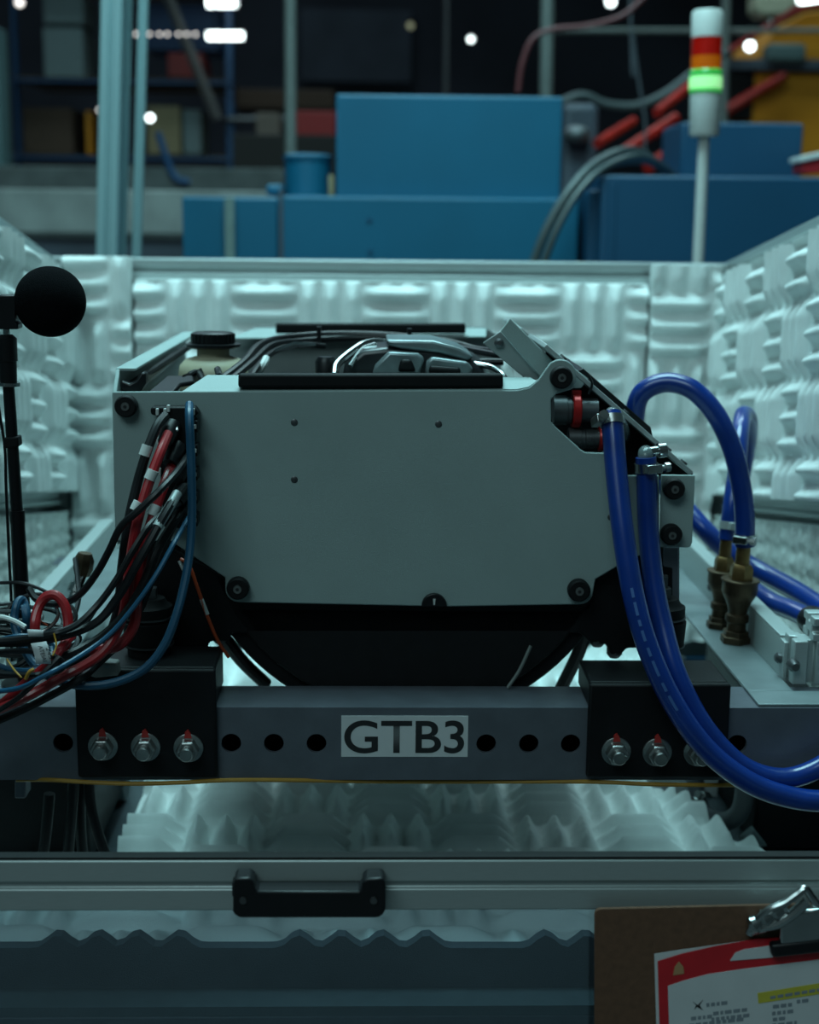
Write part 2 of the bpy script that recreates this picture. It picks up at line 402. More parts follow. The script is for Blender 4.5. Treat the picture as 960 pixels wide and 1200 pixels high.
# side rims rise a little toward the front
def rimz(px, py, x): return PX(px, py, x)
lf = PX(0,262,XL); rf = PX(960,257,XR)
slopeL = (lf.z-BL.z)/(lf.y-YB); slopeR = (rf.z-BR.z)/(rf.y-YB)
LF = V((XL, -0.34, BL.z+slopeL*(-0.34-YB))); RF = V((XR, -0.34, BR.z+slopeR*(-0.34-YB)))
enc = thing('acoustic_enclosure', 'aluminium profile enclosure frame lined with white foam around the test machine', 'enclosure', ((XL+XR)/2, 0.4, 0))
extrusion((XL-0.02,YB+0.045,zrimb-0.0225),(XR+0.02,YB+0.045,zrimb-0.0225),0.09,RS).build('back_rail', ALU, enc, 0.002)
extrusion((XL,YB+0.02,BL.z-0.03),LF-V((0,0,0.03)),RS,RS).build('side_rail', ALU, enc, 0.002)
extrusion((XR,YB+0.02,BR.z-0.03),RF-V((0,0,0.03)),RS,RS).build('side_rail', ALU, enc, 0.002)
for x,zt in ((XL,zrimb+0.002),(XR,zrimb+0.002)):
    extrusion((x,YB+0.01,0.02),(x,YB+0.01,zt),RS,RS,up=V((0,1,0))).build('corner_post', ALU, enc, 0.002)
for p in (LF,RF):
    extrusion((p.x,-0.34,0.02),(p.x,-0.34,p.z),RS,RS,up=V((0,1,0))).build('front_post', ALU, enc, 0.002)
for x in (XL,XR):
    for y in (YB+0.01,-0.34):
        MB().lathe((x,y,0),(x,y,0.03),[(0,0.035),(0.4,0.035),(0.5,0.012),(1,0.012)]).build('levelling_foot', RUBBER, enc)
MB().box((XL,-0.175,ZFLOOR-0.012),(XR,YB,ZFLOOR)).build('base_sheet', mat('polished_base_sheet', (0.12,0.15,0.17), 0.25, 0.4), enc)
MB().box((XL,YB+0.02,ZFLOOR),(XR,YB+0.026,zrimb-0.04)).build('back_sheet', ALU_RAW, enc)
zs = P(880,576,YB).z
for x,q,e in ((XL,LF,-1),(XR,RF,1)):
    MB().hexa([(x,YB,ZFLOOR),(x,-0.32,ZFLOOR),(x,-0.32,q.z-0.06),(x,YB,zrimb-0.06)]+[(x+e*0.006,y,z) for y,z in ((YB,ZFLOOR),(-0.32,ZFLOOR),(-0.32,q.z-0.06),(YB,zrimb-0.06))]).build('side_sheet', ALU_RAW, enc)
    sb_ = ((PX(0,573,XL).z-zs)/(PX(0,573,XL).y-YB)) if e < 0 else ((PX(960,583,XR).z-zs)/(PX(960,583,XR).y-YB))
    extrusion((x,YB,zs-0.02),(x,-0.32,zs-0.02+sb_*(-0.32-YB)),RS,0.03).build('middle_rail', ALU, enc, 0.002)
    extrusion((x,YB,ZFLOOR-0.035),(x,-0.32,ZFLOOR-0.035),RS,RS).build('bottom_rail', ALU, enc, 0.002)
# foam lining
G = 'foam lining sheets of the enclosure'
def bw(px, py, dy=0.0): return P(px, py, YB-dy)
zb0 = ZFLOOR+0.055
def backfoam(name, label, px0, px1, pytop, dy, ph):
    a, b = bw(px0, pytop, dy), bw(px1, pytop, dy)
    t = min(a.z, b.z)
    foam('acoustic_foam_sheet', label, (a.x,YB-dy,zb0),(b.x,YB-dy,zb0),(a.x,YB-dy,t),(b.x,YB-dy,t),(0,-1,0), ph=ph, group=G)
backfoam('m', 'wide white foam sheet of woven ridges lining the back wall', 160, 757, 327, 0.0, (0.55,0.45))
backfoam('l', 'narrow foam strip overlapping the back rail behind the microphone ball', 78, 154, 300, 0.022, (0.35,0.0))
backfoam('r', 'narrow foam strip overlapping the back rail beneath the signal tower', 763, 843, 310, 0.022, (0.1,0.55))
XLf, XRf = XL+0.025, XR-0.025
_l, _r2 = PX(0,573,XLf), PX(960,583,XRf)
sbL, sbR = (_l.z-zs)/(_l.y-YB), (_r2.z-zs)/(_r2.y-YB)
YS = 0.30
def sidefoam(x, slope, corner, label, ph, n, zbot, sb):
    y1 = YB-0.09
    z0, z1 = corner.z+slope*(YS-YB)-0.045, corner.z+slope*(y1-YB)-0.045
    zq = zbot+sb*(YS-y1)
    if n > 0: c = [(x,y1,zbot),(x,YS,zq),(x,y1,z1),(x,YS,z0)]
    else: c = [(x,YS,zq),(x,y1,zbot),(x,YS,z0),(x,y1,z1)]
    foam('acoustic_foam_sheet', label, *c, (n,0,0), ph=ph, group=G, wob=0.004)
sidefoam(XLf, slopeL, BL, 'white foam sheet hanging on the side wall behind the microphone stand', (0.2,0.3), 1, zs+0.01, sbL)
sidefoam(XRf, slopeR, BR, 'white foam sheet hanging on the side wall beside the looped blue hoses', (0.1,0.45), -1, zs+0.01, sbR)
for x,n,l in ((XLf,1,'flat felt sheet below the foam behind the microphone stand'),(XRf,-1,'rough quilted felt sheet below the foam beside the brass couplings')):
    zv = zs-0.04+(sbL if n > 0 else sbR)*(YS-0.3-YB)
    c = [(x,YB-0.05,ZFLOOR+0.06),(x,YS-0.3,ZFLOOR+0.06),(x,YB-0.05,zs-0.04),(x,YS-0.3,zv)] if n > 0 else [(x,YS-0.3,ZFLOOR+0.06),(x,YB-0.05,ZFLOOR+0.06),(x,YS-0.3,zv),(x,YB-0.05,zs-0.04)]
    foam('felt_sheet', l, *c, (n,0,0), patch=0.05, amp=0.006, base=0.012, ridges=1, res=0.007, group=G, m=FELT)
# floor foam: three sheets side by side, and one in front
zff = ZFLOOR+0.001
xa, xb = PZ(150,1000,zff).x, PZ(905,1000,zff).x
_e0, _e1 = PZ(900,1003,zff+0.04), PZ(789,931,zff+0.04)
_ke = (_e1.x-_e0.x)/(_e1.y-_e0.y); xb0, xb1 = _e0.x+_ke*(0.10-_e0.y), _e0.x+_ke*(YB-0.06-_e0.y)
foam('floor_foam_sheet', 'white foam sheet of woven ridges lying on the enclosure floor below the beam', (xa,0.10,zff),(xb0,0.10,zff),(xa,0.455,zff),(_e0.x+_ke*(0.455-_e0.y),0.455,zff),(0,0,1), ph=(0.3,0.55), amp=0.030, base=0.030, patch=0.118, group=G, res=0.006, flat=True)
foam('floor_foam_sheet', 'white foam sheet lying deepest on the enclosure floor under the drum housing', (xa,0.458,zff),(P(892,960,0.22).x-0.004,0.458,zff),(xa,YB-0.06,zff),(P(892,960,0.22).x-0.004,YB-0.06,zff),(0,0,1), ph=(0.3,0.58), amp=0.030, base=0.030, patch=0.118, group=G, res=0.006)
foam('floor_foam_sheet', 'white foam sheet lying flat behind the dark scalloped strip', (XLf+0.05,-0.115,zff),(XRf-0.05,-0.115,zff),(XLf+0.05,0.095,zff),(XRf-0.05,0.095,zff),(0,0,1), ph=(0.45,0.5), amp=0.020, base=0.028, group=G, res=0.006)

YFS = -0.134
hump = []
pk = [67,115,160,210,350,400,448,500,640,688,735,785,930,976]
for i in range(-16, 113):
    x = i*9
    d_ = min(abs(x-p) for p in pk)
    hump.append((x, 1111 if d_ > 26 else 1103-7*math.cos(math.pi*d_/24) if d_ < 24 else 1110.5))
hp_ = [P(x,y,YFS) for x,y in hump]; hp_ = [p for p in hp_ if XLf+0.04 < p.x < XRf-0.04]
tag(MB().prism(hp_+[V((hp_[-1].x,YFS,ZFLOOR)),V((hp_[0].x,YFS,ZFLOOR))],(0,0.016,0)).build('foam_edge_strip', DARKSTRIP), 'dark grey strip with scalloped top standing behind the clear door', 'acoustic foam')  # scalloped edge made as its own dark grey piece before the white foam
# ================================================================== beam, rails, brackets
YBM, YBK = -0.070, 0.012
zt = P(480,829,YBM).z; zb = P(480,914,YBM).z
HX0, HX1 = P(-60,870,YBM).x, P(1020,870,YBM).x
HX0, HX1 = max(HX0, XL+0.03), min(HX1, XR-0.03)
beam = thing('mounting_beam', 'grey painted steel box beam with a row of round holes and name plate', 'beam', (0,YBM,zb))
bo = MB().box((HX0,YBM,zb),(HX1,YBK,zt)).build('tube', STEEL)
cs = [MB().box((HX0-0.1,YBM+0.006,zb+0.006),(HX1+0.1,YBK-0.006,zt-0.006)).build('c', STEEL)]
for hx in (74,271,321,371,570,620,669,864):
    c = P(hx,871.5+0.002*(hx-480),YBM)
    cs.append(MB().cyl(c-V((0,0.02,0)), c+V((0,0.02,0)), 0.0118, 24).build('c', STEEL))
cut(bo, cs); adopt(bo, beam)
bo.data.materials.clear(); bo.data.materials.append(STEEL)
bv = bo.modifiers.new('soft_edges','BEVEL'); bv.width = 0.004; bv.segments = 3; bv.limit_method='ANGLE'; bv.angle_limit = math.radians(50)
MB().box((HX0,YBK-0.010,zb+0.008),(HX1,YBK-0.0075,zt-0.008)).build('dark_backing', RUBBER, beam)  # black sheet added inside the tube so the holes look dark
# name plate
a, b, c = P(400,886.5,YBM), P(548,886.5,YBM), P(400,838.5,YBM)
pl = MB().box((a.x,YBM-0.0012,a.z),(b.x,YBM,c.z)).build('name_plate', PAPER, beam)
pl['label'] = 'white label reading GTB3 in black'
text('plate_lettering', 'GTB3', V((a.x+0.0035,YBM-0.0012,a.z+0.0045)), (1,0,0), (0,0,1), b.x-a.x-0.008, c.z-a.z-0.010, INK, pl, bold=0.012)

# side rails (L section plates running back from the beam), mirrored about the machine's middle
XM = P(470,820,YBM).x
ri = PZ(868,803,zt).x; ro = PZ(925,808,zt).x
YRE = 0.78
def side_rail(sgn, label):
    X = lambda x: x if sgn > 0 else 2*XM-x
    r = thing('side_rail', label, 'rail', (X((ri+ro)/2), 0.4, zt))
    MB().box((min(X(ri),X(ro)),YBM+0.055,zt),(max(X(ri),X(ro)),YRE,zt+0.004)).build('flat_plate', ALU_RAW, r, 0.001)
    xe = HX1 if sgn > 0 else HX0
    MB().box((min(X(ri),xe),YBM+0.003,zt),(max(X(ri),xe),YBM+0.054,zt+0.004)).build('front_foot', ALU_RAW, r, 0.001)
    hf = 0.052
    MB().box((min(X(ro),X(ro+0.005)),YBK+0.02,zt),(max(X(ro),X(ro+0.005)),YRE,zt+hf)).build('upright_flange', ALU, r, 0.001)
    MB().box((min(X(ro),X(ro+0.022)),0.0535,zt+hf),(max(X(ro),X(ro+0.022)),YRE,zt+hf+0.004)).build('top_lip', ALU, r, 0.001)
    for y in (0.045, 0.42):
        MB().lathe((X(ro),y,zt+0.028),(X(ro-0.008),y,zt+0.028),[(0,0.007),(0.6,0.007),(1,0.004)],10).build('screw', DKSTEEL, r)
    return r
side_rail(1, 'raw aluminium angle rail carrying the two brass couplings')
side_rail(-1, 'raw aluminium angle rail under the tangle of cables')
# profile end blocks beside the rails
for sgn, lab in ((1,'short aluminium profile block bolted outside the coupling rail'),):
    e = thing('profile_block', lab, 'profile', (ro+0.05,0.05,zt))
    extrusion((ro+0.028,0.03,zt+0.004),(ro+0.028,0.03,zt+0.0602),RS,RS,up=V((0,1,0))).build('profile', ALU, e, 0.0015)
    extrusion((ro+0.028,0.03,zt+0.075),(XR-0.0435,0.03,zt+0.075),RS,0.03).build('arm', ALU, e, 0.0015)
    MB().lathe((ro+0.005,0.012,zt+0.03),(ro+0.005,-0.004,zt+0.03),[(0,0.008),(0.5,0.008),(1,0.005)],10).build('bolt', DKSTEEL, e)
# rear cross member
zc1, zc0 = P(800,665,0.80).z, P(800,690,0.80).z
tag(MB().box((P(60,670,0.8).x,0.80,zt-0.03),(P(880,670,0.8).x,0.86,zc1)).build('rear_cross_beam', STEEL, bevel=0.004), 'dark grey box beam crossing behind the machine between the rails', 'beam')

# bolt set used on the brackets: built about 0,0,0 facing -Y
WR = 0.0175
P_W = MB().lathe((0,0,0),(0,-0.003,0),[(0,WR),(0.8,WR),(1,WR-0.001)],28).build('washer', BOLT)
P_N = MB().lathe((0,-0.003,0),(0,-0.016,0),[(0,0.0132),(0.1,0.0136),(0.85,0.0136),(1,0.0115)],6).build('nut', BOLT, bevel=0.001)
P_B = MB().lathe((0,-0.016,0),(0,-0.028,0),[(0,0.0085),(0.85,0.0085),(1,0.0070)],18).build('bolt_end', BOLT)
P_R = MB().prism([V((-0.0035,-0.0034,0.020)),V((-0.0045,-0.0034,0.0125)),V((0.0045,-0.0034,0.0125)),V((0.003,-0.0034,0.019)),V((0.0,-0.0034,0.023))],(0,0.003,0)).build('torque_mark', REDMARK)
P_R['label'] = 'red torque paint mark'
used = set()
def place(src, pos, parent):
    if src.name not in used:
        used.add(src.name); src.location = pos; adopt(src, parent); return src
    return copy_at(src, pos, parent)
def bracket(px0, px1, bolts, label, topy, side):
    x0, x1 = P(px0,870,YBM).x, P(px1,870,YBM).x
    zt2 = P(480,topy,YBM-0.01).z; z0 = P(480,912,YBM-0.012).z
    br = thing('mount_bracket', label, 'bracket', ((x0+x1)/2,YBM,z0), 'brackets clamped over the beam')
    MB().box((x0,YBM-0.011,z0),(x1,YBM-0.001,zt2)).build('front_plate', BLACK, br, 0.003)
    MB().box((x0+0.001,YBM-0.001,zt+0.001),(x1-0.001,YBK+0.007,zt2)).build('saddle_block', BLACK, br, 0.003)
    for bx,by in bolts:
        p = P(bx,by,YBM-0.011)
        place(P_R, p, br)
        wsh = place(P_W, p, br)
        place(P_N, p, br); place(P_B, p, br)
    return br, zt2, x0, x1
b1, zbr, bx0, bx1 = bracket(92,255,[(121,874),(171,875),(221,876)], 'black bracket clamped over the beam beneath the cable bundle', 785, -1)
b2, zbr2, bx2, bx3 = bracket(687,851,[(722,880),(770,881),(818,881)], 'black bracket clamped over the beam where the blue hoses cross', 801, 1)
zbr = zbr2 = max(zbr, zbr2)

# ================================================================== the machine
pu = thing('power_unit', 'light grey boxed test machine on rubber mounts with open top and blue hoses', 'machine', P(470,805,0.3))
def pf(px, py, Y=0.0): return P(px, py, Y)
def arc(cx, cy, r, a0, a1, n=6): return [(cx+r*math.cos(math.radians(a0+(a1-a0)*i/n)), cy+r*math.sin(math.radians(a0+(a1-a0)*i/n))) for i in range(n+1)]
outl = [(131,459),(606,457),(620,454),(631,445)] + [(640,432)] + arc(657,440,19,-130,-20,5) + [(676,447),(671,456),(652,462)] + \
       [(646,468),(646,494),(650,499),(681,527),(686,530),(716,531),(716,557),(773,557),(773,640),(727,662),(698,679)] + arc(680,693,15.5,0,90,5) + \
       arc(522,710,1,90,180,1)[:1] + arc(280,690,16,90,180,5) + [(264,677),(200,634),(135,634)]
T = 0.004
MB().prism(quadpx(outl, 0.0), (0,T,0)).build('front_panel', PANEL, pu, 0.0015)
# top flange
fl = [pf(212,459,0.001), pf(606,457,0.001), pf(620,454,0.001), pf(629,446,0.001), pf(622,442,0.05), pf(243,439,0.05)]
MB().prism(fl, (0,0.001,-0.003)).build('top_flange', PANEL, pu, 0.001)
tr = MB(); q = quadpx([(279,454.5),(590,454.5),(590,438.5),(279,438.5)], -0.001); tr.prism(q, (0,0.018,0)).build('edge_trim', RUBBER, pu, 0.003)
# side, back and inner walls
zL = pf(140,447).z; xl = pf(131.5,470).x
YK = 0.66
zbot = pf(480,640).z
MB().prism([V((xl,0.004,zbot)),V((xl,0.004,pf(131,459).z)),V((xl,0.03,zL+0.012)),V((xl,YK,zL+0.012)),V((xl,YK,zbot))],(0.005,0,0)).build('side_panel', PANEL, pu, 0.001)
MB().box((xl+0.0,0.03,zL+0.009),(xl+0.024,YK,zL+0.013)).build('side_lip', PANEL, pu, 0.001)
kb = [(268,398),(300,383),(568,383),(588,396),(588,460),(268,460)]
MB().prism(quadpx(kb, YK), (0,0.005,0)).build('back_panel', PANEL_IN, pu, 0.001)
kf = quadpx([(266,395),(298,384.5),(568,384.5),(568,397)], YK-0.004)
MB().prism([P(268,396,YK-0.03),P(300,384,YK+0.0),P(570,384,YK+0.0),P(570,394,YK-0.03)], (0,0,-0.003)).build('back_flange', PANEL, pu, 0.001)
MB().prism(quadpx([(323,391),(546,391),(546,379),(323,379)], YK-0.035), (0,0.014,0)).build('edge_trim', RUBBER, pu, 0.003)
xr = pf(773,560).x
MB().box((xr-0.004,0.12,zbot),(xr,YK,pf(812,556,0.12).z-0.02)).build('side_panel', PANEL, pu, 0.001)
MB().box((xl+0.005,0.02,zbot),(xr-0.006,YK-0.002,zbot+0.004)).build('inner_floor', BLACK, pu)
# right sloped gusset, inner wall and sloped cover
MB().prism(quadpx([(587,388),(598,373),(653,428),(646,442),(635,444)], 0.055), (0,0.004,0)).build('gusset', PANEL, pu, 0.001)
MB().prism(quadpx([(566,402),(587,388),(635,444),(618,446)], 0.064), (0,0.004,0)).build('inner_wall', PANEL_IN, pu, 0.001)
MB().lathe(P(585,402,0.063),P(585,402,0.058),[(0,0.006),(0.6,0.006),(1,0.003)],10).build('inner_screw', DKSTEEL, pu)
A, B = P(641,403,0.028), P(813,553,0.028)
d = (B-A).normalized(); nn = V((-d.z,0,d.x)); nn = nn if nn.z > 0 else -nn
sc = MB().prism([A, B, B-nn*0.006, A-nn*0.006], (0,0.185,0)).build('sloped_cover', ALU, pu, 0.001)
MB().prism([p+V((0,0.31,0)) for p in (A, B, B-nn*0.006, A-nn*0.006)], (0,0.24,0)).build('sloped_cover', ALU, pu, 0.001)
L = (B-A).length
MB().prism([A+d*L*0.22+nn*0.0, A+d*L*0.235+nn*0.007, A+d*L*0.70+nn*0.007, A+d*L*0.74], (0,0.155,0)).build('cover_window', PLASTIC, sc, 0.001).location = (0,0.02,0)
for t in (0.12,0.55,0.84,0.95):
    p = A+d*L*t+V((0,0.02,0)); MB().cyl(p-nn*0.001, p+nn*0.003, 0.005, 10).build('cover_screw', DKSTEEL, sc)
MB().prism(quadpx([(640,405),(660,420),(690,445),(720,480),(812,553),(812,562),(640,562)], 0.12), (0,0.004,0)).build('rear_bulkhead', BLACK, pu)
MB().prism(quadpx([(652,415),(690,444),(681,455),(648,456)], 0.03), (0,0.003,0)).build('cover_end_plate', PANEL, pu, 0.0008)
# right corner plate
MB().prism(quadpx([(775,556.5),(815,557),(811.5,636)] + arc(806,637,5,0,90,3) + [(773,641)], -0.003), (0,0.004,0)).build('corner_plate', PANEL, pu, 0.0012)
# knobs
def knob(px, py, Y=0.0, r=13.2):
    p = P(px,py,Y); R = r*mpp(p)
    k = MB().lathe(p, p-V((0,0.014,0)),[(0,R*0.92),(0.15,R),(0.75,R),(0.93,R*0.94),(1,R*0.85)],28).build('rubber_stop', RUBBER, pu)
    MB().lathe(p-V((0,0.0135,0)), p-V((0,0.0155,0)),[(0,R*0.40),(1,R*0.36)],16).build('screw', BOLT, k)
    MB().lathe(p-V((0,0.0152,0)), p-V((0,0.0158,0)),[(0,R*0.17),(1,R*0.17)],6).build('socket', INK, k)
for q in ((149,475),(657,441.5),(279.5,687.5),(677.5,690),): knob(*q)
for q in ((788.5,571.5),(785.5,625)): knob(*q, Y=-0.003, r=12.5)
for q in ((345,495),(514,497),(345,562),(716,606)):
    p = P(*q,0.0); MB().lathe(p+V((0,0.001,0)), p-V((0,0.0012,0)),[(0,0.0042),(0.7,0.0042),(1,0.003)],14).build('rivet', DKSTEEL, pu)
# half round catch at the lower edge
ct = MB().prism(quadpx(arc(509,711,15,180,360,10), -0.006), (0,0.012,0)).build('catch', PLASTIC, pu, 0.001)
MB().prism(quadpx([(507.5,702),(510.5,702),(509.8,709),(508.2,709)], -0.0075), (0,0.002,0)).build('catch_slot', WHITEP, ct)
# reservoir
YQ = 0.26
rc = P(250,420,YQ); mq = mpp(rc)
def zq(y): return P(250,y,YQ).z
res = MB().lathe(V((rc.x,YQ,zq(470))), V((rc.x,YQ,zq(417))),[(0,38*mq),(0.60,41*mq),(0.80,39*mq),(0.93,32*mq),(1,20*mq)],32).build('reservoir', RESV, pu)
MB().lathe(V((rc.x,YQ,zq(420))), V((rc.x,YQ,zq(402))),[(0,19*mq),(1,19*mq)],24).build('reservoir_neck', RESV, res)
cp = MB().lathe(V((rc.x,YQ,zq(407.5))), V((rc.x,YQ,zq(389))),[(0,29*mq),(0.10,32*mq),(0.26,32*mq),(0.30,25*mq),(0.92,24.5*mq),(1,22*mq)],36).build('reservoir_cap', PLASTIC, res)
for i in range(26):
    a = 2*math.pi*i/26; c = V((rc.x+24.8*mq*math.cos(a),YQ+24.8*mq*math.sin(a),zq(396)))
    MB().obox(c,(0.0025,0.0032,0.012),(math.cos(a),math.sin(a),0),(-math.sin(a),math.cos(a),0)).build('cap_rib', PLASTIC, res)
# rails and clips inside the left lip
MB().tube([P(152,458,0.03),P(203,418,0.33)],0.007,8).build('slide_bar', PLASTIC, pu)
MB().tube([P(147,455,0.03),P(238,395,0.48)],0.005,8).build('edge_seal', RUBBER, pu)
MB().prism(quadpx([(142,446),(152,450),(160,446),(166,436),(171,438),(171,449),(165,459),(142,459)], 0.012), (0,0.02,0)).build('corner_clip', PLASTIC, pu, 0.002)
MB().prism([P(173,459,0.02),P(203,459,0.02),P(212,449,0.05),P(228,446,0.07),P(226,440,0.11),P(196,440,0.11)], (0,0,-0.006)).build('black_bracket', PLASTIC, pu, 0.002)
MB().prism([P(206,446,0.10),P(214,440,0.10),P(236,430,0.18),P(240,438,0.18),P(222,445,0.10)], (0,0.0,-0.008)).build('black_bracket', PLASTIC, pu, 0.002)
MB().tube(path([(218,447,0.12),(224,438,0.13),(232,437,0.14),(238,446,0.12)]),0.004,8).build('small_hose', RUBBER, pu)
MB().tube(path([(257,441,0.08),(256,436,0.09),(255,433,0.10)]),0.0045,8).build('small_valve', PLASTIC, pu)
# engine under the opening
MB().box((P(300,430,0.2).x,0.10,zbot+0.01),(P(600,430,0.2).x,0.60,zL-0.045)).build('engine_block', BLACK, pu, 0.01)
cov = [(400,442),(404,420),(425,402),(452,399),(480,399),(520,402),(552,413),(566,424),(572,442)]
ec = MB()
n = len(cov)
r0 = [P(x,y+9,0.09) for x,y in cov]; r1 = [P(x,y+1,0.13) for x,y in cov]; r2 = [P(x+2,y,0.24) for x,y in cov]; r3 = [P(x+8,y+12,0.36) for x,y in cov]
vs = r0+r1+r2+r3; fs = [(k*n+i,k*n+i+1,(k+1)*n+i+1,(k+1)*n+i) for k in range(3) for i in range(n-1)] + [tuple(range(n-1,-1,-1)), tuple(range(3*n,4*n))] + [(0,n,2*n,3*n),(n-1,4*n-1,3*n-1,2*n-1)]
ec.add(vs, fs)
ENG = mat('dark_engine_plastic', (0.02,0.022,0.025), 0.3, var=0.3, scale=30)
ENGG = mat('grey_engine_casting', (0.20,0.24,0.25), 0.35, 0.5, var=0.25, scale=30)
eo = ec.build('engine_cover', ENG, pu, 0.006, 60, 3)
def castpart(poly, Y, dep, m, name='casting', bev=0.004):
    MB().prism(quadpx(poly, Y), (0,dep,0)).build(name, m, eo, bev, 35, 3)
castpart([(452,398),(508,399),(540,408),(556,418),(548,423),(515,414),(470,409),(455,405)],0.085,0.10,ENGG)
castpart([(436,440),(440,428),(456,412),(490,414),(498,420),(492,440)],0.075,0.05,ENGG)
castpart([(498,440),(500,424),(506,418),(548,424),(555,432),(552,441)],0.075,0.06,ENGG)
castpart([(466,436),(470,421),(482,421),(488,436)],0.070,0.02,BLACK)
castpart([(502,438),(504,428),(540,431),(540,440)],0.070,0.02,BLACK)
for pts,r,m in (([(392,440,0.07),(396,426,0.09),(420,407,0.12),(436,401,0.14),(455,402,0.15)],5.0,CHROME),([(410,430,0.08),(425,410,0.11),(440,404,0.12)],3.5,CHROME),([(553,426,0.1),(575,430,0.09),(588,438,0.07),(593,446,0.06)],3.5,CHROME)):
    pp = path(pts); MB().tube(pp, r*mpp(pp[0]), 10).build('shiny_pipe', m, eo)
MB().lathe(P(382,446,0.12),P(382,418,0.12),[(0,0.014),(0.8,0.014),(1,0.010)],16).build('black_cap', PLASTIC, pu)
for i,(pts,r) in enumerate((
    ([(258,446,0.10),(285,425,0.16),(305,404,0.24),(335,396,0.33),(385,392,0.36),(450,393,0.36),(520,400,0.34),(560,410,0.31),(596,413,0.26)],4.6),
    ([(270,446,0.10),(296,424,0.17),(318,405,0.25),(350,400,0.33),(410,396,0.36),(480,396,0.35),(540,408,0.30),(592,418,0.22)],4.0),
    ([(292,446,0.10),(306,425,0.16),(325,410,0.24),(355,404,0.30),(380,406,0.33)],3.6),
    ([(540,424,0.18),(570,424,0.18),(590,424,0.18)],4.0),
    )):
    pp = path(pts); MB().tube(pp, r*mpp(pp[2]), 8).build('engine_hose', CBLACK, pu)
for q in ((374,392,0.34),(480,394,0.345)):
    p = P(*q); MB().obox(p,(0.006,0.016,0.022)).build('cable_tie', PLASTIC, pu)
MB().prism([P(322,409,0.20),P(345,400,0.22),P(370,402,0.24),P(350,404,0.30)],(0,0,-0.004)).build('support_tab', ENGG, pu)
MB().tube(path([(302,438,0.15),(308,428,0.15),(312,420,0.17)]),0.005,8).build('connector', WHITEP, pu)
# lower drum and dark carrier
dc = P(480,600,0.03)
ang = [math.radians(a) for a in range(18,163,4)]
R = 0.272
MB().prism([V((dc.x+R*math.cos(a),0.03,dc.z-R*math.sin(a))) for a in ang], (0,0.56,0)).build('drum_housing', BLACK, pu, 0.004)
MB().prism([V((dc.x+(R-0.02)*math.cos(a),0.02,dc.z-(R-0.02)*math.sin(a))) for a in ang], (0,0.02,0)).build('drum_rim', RUBBER, pu, 0.003)
MB().prism(quadpx([(150,640),(200,640),(266,676),(272,712),(690,714),(694,676),(728,660),(778,640),(778,662),(790,664),(790,760),(735,760),(728,768),(716,768),(712,756),(690,752),(680,742),(272,742),(268,752),(246,752),(240,766),(226,766),(222,760),(152,760),(148,700)], 0.02), (0,0.05,0)).build('carrier_plate', BLACK, pu, 0.003)
for q in ((235,763),(258,748),(720,765),(700,752)):
    p = P(q[0],q[1],0.03); MB().lathe(p+V((0,0,0.006)),p-V((0,0,0.006)),[(0,0.010),(0.6,0.010),(1,0.006)],10).build('carrier_bolt', DKSTEEL, pu)
MB().tube(path([(242,722,0.03),(266,752,0.05),(285,776,0.07),(312,802,0.09)]),0.0085,10).build('strut', PLASTIC, pu)
MB().tube(path([(690,720,0.03),(680,760,0.06),(655,812,0.10)]),0.0085,10).build('strut', PLASTIC, pu)
MB().tube(path([(622,757,-0.0),(609,785,-0.0),(595,806,-0.0)]),0.0022,6).build('thin_rod', GREYPIPE, pu)
# upright behind the corner plate
MB().prism(quadpx([(776,640),(797,640),(797,735),(776,735)], 0.0205), (0,0.03,0)).build('upright', STEEL, pu, 0.003)
# rubber mounts on the brackets
def mount(pcx, x, label):
    z1 = P(pcx,700,-0.01).z
    m = thing('rubber_mount', label, 'vibration mount', (x,-0.012,zbr), 'rubber mounts under the machine')
    h = z1-zbr; b0 = V((x,-0.012,zbr)); 
    MB().lathe(b0, b0+V((0,0,h)),[(0,0.026),(0.12,0.026),(0.14,0.029),(0.60,0.031),(0.62,0.027),(0.68,0.027),(0.70,0.029),(0.86,0.029),(0.90,0.024),(1,0.020)],28).build('rubber_body', RUBBER, m)
    for t in (0.16,0.66): MB().lathe(b0+V((0,0,h*t)), b0+V((0,0,h*(t+0.03))),[(0,0.0302),(1,0.0302)],28).build('steel_ring', DKSTEEL, m)
    MB().lathe(b0+V((0,0,h)), b0+V((0,0,h+0.028)),[(0,0.012),(0.45,0.012),(0.46,0.007),(1,0.007)],6).build('nut', DKSTEEL, m)
mount(174, P(175,760,-0.012).x, 'black rubber vibration mount beneath the cable bundle')
mount(778, P(773,760,-0.012).x, 'black rubber vibration mount behind the paired blue hoses')
# connector tower on the front panel
ctw = thing('connector_block', 'black multi-way cable connector block screwed to the front panel', 'connector', P(205,630,-0.02))
MB().prism(quadpx([(178,477),(228,477),(232,483),(232,486),(228,488),(228,618),(192,618),(188,560),(185,488),(177,486),(176,480)], -0.022), (0,0.021,0)).build('body', BLACK, ctw, 0.003)
for y in (500,528,556,584,610):
    MB().prism(quadpx([(227,y-7),(231.5,y-7),(231.5,y+7),(227,y+7)], -0.024), (0,0.022,0)).build('latch', PLASTIC, ctw, 0.001)
    MB().prism(quadpx([(224,y-2),(230,y-2),(230,y+2.5),(224,y+2.5)], -0.027), (0,0.004,0)).build('latch_clip', WHITEP, ctw)
for x,y in ((184,483),(193,483),(197,479),(226,483),(185,517),(187,553)):
    MB().prism(quadpx([(x-1.6,y-4),(x+1.6,y-4),(x+1.6,y+4),(x-1.6,y+4)], -0.027), (0,0.006,0)).build('pin', WHITEP, ctw, 0.0005)
